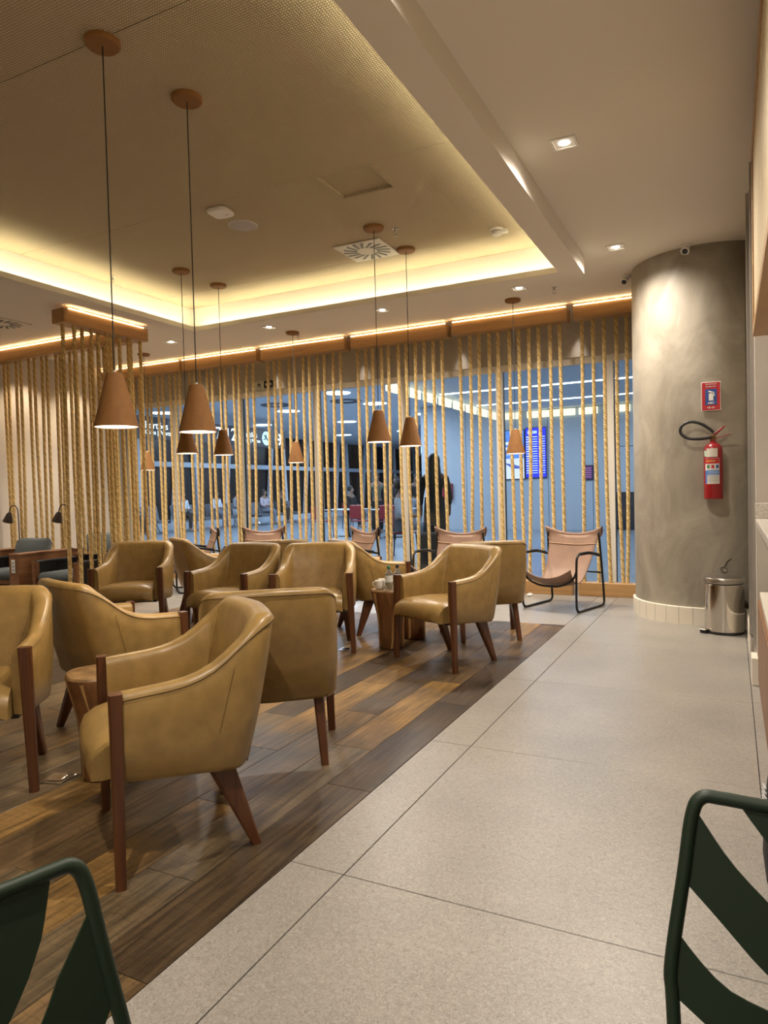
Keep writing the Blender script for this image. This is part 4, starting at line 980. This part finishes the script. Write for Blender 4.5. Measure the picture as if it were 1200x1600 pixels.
text_mesh('lettering', 'Portões', .25, E_TXT, t, (.083, 1.55, .07), R_, 'LEFT'); text_mesh('lettering', 'Gates | Puertas', .155, E_TXT, t, (.083, 1.55, -.12), R_, 'LEFT')
dk = MB().lathe([(.001, 0), (.235, 0)], 32).build('icon_disc', E_ICON, t); dk.location = (.083, 2.85, 0); dk.rotation_euler = (0, PI / 2, 0)
mb = MB()
for a, b, r in (((-.13, .10), (.12, -.09), .022), ((0, 0), (-.03, .14), .02), ((0, 0), (-.15, -.05), .02), ((.10, -.07), (.15, .0), .014)): mb.tube([(.088, 2.85 + a[0], a[1]), (.088, 2.85 + b[0], b[1])], r, 6)
mb.build('plane_icon', MATS['sign_black'], t)
mb = MB()
for a, b in (((3.35, 0), (3.75, 0)), ((3.58, .18), (3.76, 0)), ((3.58, -.18), (3.76, 0))): mb.tube([(.086, a[0], a[1]), (.086, b[0], b[1])], .032, 6)
mb.build('arrow', E_TXT, t)
for y in (-3.4, 0, 3.4): MB().tube([(0, y, .3), (0, y, .66)], .02, 6).build('hanger', M_DARKCHROME, t)
t = thing('shop_sign', 'small glowing green lit sign far across the concourse', 'sign', (-14.3, 12.1, 3.0))
MB().bbox(-.03, .03, -.12, .12, -.17, .17, .01).build('lit_face', emis('mint_glow', (.55, 1, .85), 1.4), t)
MB().tube([(0, 0, .17), (0, 0, .76)], .015, 6).build('hanger', M_DARKCHROME, t)
t = thing('menu_sign', 'dark hanging menu sign with pale lines and number 13', 'sign', (-8.95, 22.0, 2.95))
MB().bbox(-.75, .55, -.05, .05, -.55, .5, .01).build('board', MATS['sign_black'], t)
for k, (xa, xb) in enumerate(((-.3, .4), (-.5, .3), (-.1, .45), (-.45, .4))): MB().box(xa, xb, -.056, -.05, .32 - k * .16, .37 - k * .16).build('text_line', E_TXT, t)
text_mesh('lettering', '13', .3, E_TXT, t, (-.45, -.055, -.38), (PI / 2, 0, 0), 'CENTER', True)
MB().tube([(0, 0, .5), (0, 0, .81)], .02, 6).build('hanger', M_DARKCHROME, t)
# screens on the concourse wall
t = thing('advert_screen', 'upright blue advertising screen beside the flight display', 'screen', (-5.60, 19.62, 2.17))
MB().bbox(-.36, .33, -.02, .025, -.72, .70, .006).build('bezel', M_BLACK, t)
MB().box(-.34, .31, -.024, -.018, -.70, .68).build('picture_sky', emis('ad_sky', (.10, .24, .72), .9), t)
MB().box(-.34, .31, -.026, -.02, -.70, -.12).build('picture_apron', emis('ad_apron', (.62, .68, .85), .9), t)
MB().tube([(-.25, -.028, -.25), (.0, -.028, -.35), (.28, -.028, -.40)], [.01, .06, .02], 8).build('picture_plane', emis('ad_plane', (.10, .16, .55), .7), t)
for k in range(3): MB().box(-.28, .22 - k * .1, -.027, -.02, .28 - k * .15, .36 - k * .15).build('text_line', emis('ad_text', (.75, .85, 1), .9), t)
MB().lathe([(.001, 0), (.07, 0)], 6).build('picture_mark', MATS['ad_text'], t).location = (-.2, -.028, .52); t.children[-1].rotation_euler = (PI / 2, 0, 0)
t = thing('flight_display', 'deep blue flight information screen with columns of pale text', 'screen', (-4.96, 19.62, 2.17))
MB().bbox(-.29, .31, -.02, .025, -.70, .74, .006).build('bezel', M_BLACK, t)
MB().box(-.28, .30, -.024, -.018, -.68, .72).build('screen', emis('fids_blue', (.035, .05, .62), 1.0), t)
E_F = emis('fids_text', (.45, .6, 1), .9)
for k in range(16):
    z = .47 - k * .068
    mb = MB(); mb.box(-.26, -.17, -.027, -.02, z - .016, z + .016); mb.box(-.13, .06, -.027, -.02, z - .011, z + .011); mb.box(.10, .27, -.027, -.02, z - .011, z + .011)
    mb.build('text_row', E_F if k % 2 else emis('fids_text2', (.65, .8, 1), .9), t)
MB().box(-.22, .05, -.027, -.02, .56, .64).build('header', E_F, t)
t = thing('info_screen', 'small dark purple screen low on the concourse wall', 'screen', (-3.52, 19.62, 1.58))
MB().bbox(-.14, .14, -.02, .04, -.2, .2, .006).build('bezel', M_BLACK, t); MB().box(-.12, .12, -.024, -.018, -.18, .18).build('screen', emis('purple_screen', (.10, .05, .16), .6), t)
for k in range(5): MB().box(-.09, .09, -.027, -.02, .11 - k * .06, .13 - k * .06).build('text_row', emis('pink_text', (.5, .25, .5), .6), t)
t = thing('hydrant_box', 'small red hydrant box on the concourse wall', 'box', (-7.66, 19.62, 1.15))
MB().bbox(-.17, .17, -.05, .04, -.24, .24, .01).build('door', mat('hydrant_red', (.30, .02, .04), .4), t); MB().bbox(.09, .12, -.07, -.05, -.04, .04, .003).build('latch', M_CHROME, t)

# beam seating with waiting people, food tables
M_SEAT = mat('seat_grey', (.10, .12, .15), .5)
def bench(loc, rz, n, lab):
    t = thing('seat_row', lab, 'seating', loc, rz, 'rows of beam seating')
    MB().bbox(-.1, n * .58, .12, .18, .32, .38, .006).build('beam', M_CHROME, t)
    for k in range(n):
        MB().bbox(k * .58 - .25, k * .58 + .25, -.22, .24, .40, .45, .012).build('seat', M_SEAT, t)
        b = MB().bbox(-.25, .25, -.015, .015, 0, .48, .012).build('backrest', M_SEAT, t); b.location = (k * .58, .24, .44); b.rotation_euler = (-.22, 0, 0)
    for x in (0, n * .58 - .58): MB().tube([(x, -.2, .02), (x, .0, .06), (x, .15, .34), (x, .15, .06), (x, .34, .02)], .025, 6).build('foot', M_CHROME, t)
    return t
bench((-16.6, 14.6, 0), PI / 2, 5, 'grey beam seating under the left end of the gate sign')
bench((-16.6, 18.0, 0), PI / 2, 6, 'grey beam seating under the middle of the gate sign')
bench((-16.4, 22.0, 0), PI / 2, 5, 'grey beam seating under the gate sign arrow')
SKIN = mat('skin_brown', (.24, .13, .085), .6); HAIR = mat('black_hair', (.008, .007, .007), .55)
def skinned(name, pts, edges, rad, m, parent, root=0, lv=1):
    me = bpy.data.meshes.new(name); me.from_pydata(pts, edges, []); me.materials.append(m)
    o = link(name, me, parent)
    o.modifiers.new('skin', 'SKIN')
    for i, r in enumerate(rad):
        me.skin_vertices[0].data[i].radius = (r, r) if not isinstance(r, tuple) else r
        me.skin_vertices[0].data[i].use_root = i == root
    subsurf(o, lv)
    return o
def ensure_skin(me):
    if not me.skin_vertices:
        pass
def person(loc, rz, lab, pose, top, bottom, hair=HAIR, lh=False, dress=False):
    """faces -y; pose 'sit' or 'stand'"""
    t = thing('person', lab, 'person', loc, rz, None)
    dz = 0 if pose == 'stand' else -.33
    hipz = .92 + dz
    # body: head, neck, arms (skin), legs
    V = [(0, .0, hipz), (0, .01, hipz + .28), (0, .02, hipz + .50), (0, .0, hipz + .58), (0, -.02, hipz + .66), (0, -.03, hipz + .76)]
    Rr = [.12, .11, .10, .05, (.075, .085), (.065, .08)]; E_ = [(0, 1), (1, 2), (2, 3), (3, 4), (4, 5)]
    V.append((0, -.115, hipz + .675)); Rr.append(.014); E_.append((4, 6))       # nose
    for s in (-1, 1):
        k = len(V)
        if pose == 'stand': A = [(s * .17, .02, hipz + .46), (s * .22, .04, hipz + .20), (s * .22, -.02, hipz - .02), (s * .22, -.04, hipz - .12)]
        else: A = [(s * .17, .02, hipz + .46), (s * .22, -.02, hipz + .20), (s * .12, -.24, hipz + .16), (s * .08, -.32, hipz + .17)]
        V += A; Rr += [.055, .045, .034, .03]; E_ += [(2, k), (k, k + 1), (k + 1, k + 2), (k + 2, k + 3)]
        k = len(V)
        if pose == 'stand': L = [(s * .09, 0, hipz - .06), (s * .10, -.01, .48), (s * .10, .02, .09), (s * .10, -.10, .04)]
        else: L = [(s * .09, -.03, hipz - .02), (s * .11, -.42, hipz - .02), (s * .11, -.40, .09), (s * .11, -.52, .04)]
        V += L; Rr += [.085, .062, .042, .035]; E_ += [(0, k), (k, k + 1), (k + 1, k + 2), (k + 2, k + 3)]
    skinned('body', V, E_, Rr, SKIN, t)
    # shirt
    q = lambda i: V[i]
    sv = [q(0), q(1), q(2)]; sr = [.135, .128, .115]; se = [(0, 1), (1, 2)]
    for base in (7, 15):
        k = len(sv); sv += [q(base), q(base + 1), tuple((Vector(q(base + 1)) * .3 + Vector(q(base + 2)) * .7))]; sr += [.07, .058, .046]; se += [(2, k), (k, k + 1), (k + 1, k + 2)]
    skinned('shirt', sv, se, sr, top, t)
    if dress:
        MB().lathe([(.15, hipz + .18), (.165, hipz - .05), (.19, hipz - .4), (.21, .10), (.001, .10)], 18).build('long_skirt', bottom, t, smooth=40)
    else:
        tv = [q(0)]; tr = [.14]; te = []
        for base in (11, 19):
            k = len(tv); tv += [q(base), q(base + 1), tuple(Vector(q(base + 2)) + Vector((0, 0, .02)))]; tr += [.10, .075, .06]; te += [(0, k), (k, k + 1), (k + 1, k + 2)]
        skinned('trousers', tv, te, tr, bottom, t)
    hz = hipz + .73
    MB().lathe([(.001, .115), (.05, .10), (.085, .055), (.095, 0), (.090, -.05)] + ([(.10, -.14), (.11, -.30), (.08, -.42), (.001, -.43)] if lh else [(.07, -.08), (.001, -.08)]), 16, (0, .035 + (.02 if lh else 0), hz)).build('hair', hair, t, smooth=50)
    return t
C_W = mat('white_cotton', (.60, .63, .68), .8); C_B = mat('black_cotton', (.010, .010, .012), .85); C_J = mat('denim', (.16, .19, .24), .85); C_Y = mat('ochre_cotton', (.45, .33, .07), .8)
C_O = mat('olive_cotton', (.10, .10, .07), .85); C_G = mat('grey_cotton', (.24, .25, .27), .85); C_P = mat('pink_cotton', (.50, .42, .46), .8)
# waiting passengers seated under the sign (their seats face the lounge)
SE = -16.62
for y, top, bot, lab, lh in ((14.6, C_G, C_B, 'seated person in grey under the left end of the gate sign', False), (15.76, C_Y, C_B, 'seated person in an ochre yellow top', True),
                        (18.0, C_W, C_B, 'seated person in a white shirt with dark trousers', False), (19.7, C_W, C_J, 'seated person in a white top with jeans', True),
                        (20.9, C_G, C_W, 'seated person in grey with pale trousers', False), (22.58, C_P, C_J, 'seated person in a pale pink top', True), (23.7, C_B, C_B, 'seated person all in black under the sign arrow', False)):
    person((SE + .05, y, .0), PI / 2, lab, 'sit', top, bot, lh=lh)
person((-4.05, 9.83, 0), PI + .5, 'standing person in long black clothes with long dark hair, close to the glass', 'stand', C_B, C_B, lh=True, dress=True)
person((-5.35, 11.4, 0), PI / 2 + .2, 'seated person in a white shirt and pale jeans by the dark luggage', 'sit', C_W, C_J)
person((-8.95, 17.5, 0), .6, 'standing person in olive beside the red chairs', 'stand', C_O, C_B)
person((-10.9, 22.8, 0), -.2, 'standing person in black behind the food tables', 'stand', C_B, C_B, lh=True)
person((-9.6, 21.7, 0), .3, 'standing person in dark clothes at the farther food table', 'stand', C_B, C_G)
person((-11.3, 20.2, 0), 1.4, 'seated person in dark clothes on a red chair', 'sit', C_B, C_B)
M_RCH = mat('red_chair_shell', (.30, .02, .025), .45)
def cafe_chair(loc, rz, lab):
    t = thing('cafe_chair', lab, 'chair', loc, rz, 'red food court chairs')
    MB().bbox(-.22, .22, -.22, .22, .43, .46, .012).build('seat', M_RCH, t)
    MB().bbox(-.22, .22, .20, .235, .50, .86, .014).build('backrest', M_RCH, t)
    for sx in (-1, 1):
        for sy in (-1, 1): MB().tube([(sx * .2, sy * .2, .44), (sx * .22, sy * .23, 0)], .012, 6).build('leg', M_BLACKMETAL, t)
        MB().tube([(sx * .17, .2, .44), (sx * .17, .22, .55)], .012, 6).build('back_post', M_BLACKMETAL, t)
def cafe_table(loc, lab):
    t = thing('cafe_table', lab, 'table', loc, 0, 'white food court tables')
    MB().bbox(-.55, .55, -.35, .35, .72, .75, .006).build('top', C_W, t)
    MB().tube([(0, 0, .72), (0, 0, .02)], .035, 8).build('column', M_BLACKMETAL, t); MB().lathe([(.001, 0), (.28, 0), (.28, .02), (.03, .03)], 20).build('foot', M_BLACKMETAL, t)
cafe_table((-9.4, 16.6, 0), 'white food table nearest the glass'); cafe_table((-9.3, 19.0, 0), 'white food table farther from the glass'); cafe_table((-7.9, 16.4, 0), 'white food table next to the standing black figure')
cafe_chair((-8.75, 16.15, 0), PI, 'red chair in front of the nearest food table'); cafe_chair((-9.9, 16.05, 0), PI, 'red chair at the left of the nearest food table')
cafe_chair((-9.0, 18.3, 0), PI, 'red chair at the farther food table'); cafe_chair((-7.7, 15.8, 0), PI, 'red chair at the food table by the black figure'); cafe_chair((-11.3, 20.2, 0), PI + 1.4 - PI, 'red chair carrying a seated person')
cafe_chair((-5.36, 11.46, 0), PI / 2 + .2, 'red chair under the person in the white shirt')
t = thing('suitcase', 'black upright suitcase on the concourse by the glass', 'suitcase', (-3.72, 8.9, 0), .3)
MB().bbox(-.2, .2, -.13, .13, .05, .62, .03).build('shell', M_NYLON, t, smooth=40)
for sx in (-1, 1):
    for sy in (-1, 1): MB().lathe([(.02, 0), (.025, .01), (.025, .04), (.02, .055)], 10, (sx * .15, sy * .09, 0), True, True).build('wheel', M_BLACK, t)
MB().tube([(-.08, .1, .6), (-.08, .1, .72), (.08, .1, .72), (.08, .1, .6)], .01, 6).build('handle', M_BLACK, t)

# ------------------------------------------------------------------ cable outlet low on the column
t = thing('cable_outlet', 'small chrome cable outlet ring on the column above the bin', 'outlet', (-.066, 6.466, .487), math.radians(14))
MB().tube([(.024 * math.cos(a), -.004, .024 * math.sin(a)) for a in [2 * PI * j / 16 for j in range(16)]], .005, 6, closed=True).build('ring', M_DARKCHROME, t, smooth=True)
MB().tube(catmull([(.012, -.002, .02), (.03, .0, .06), (.07, .012, .085), (.12, .03, .098)], 4), [.004] * 12 + [.002], 6).build('cable', M_BLACKMETAL, t, smooth=True)
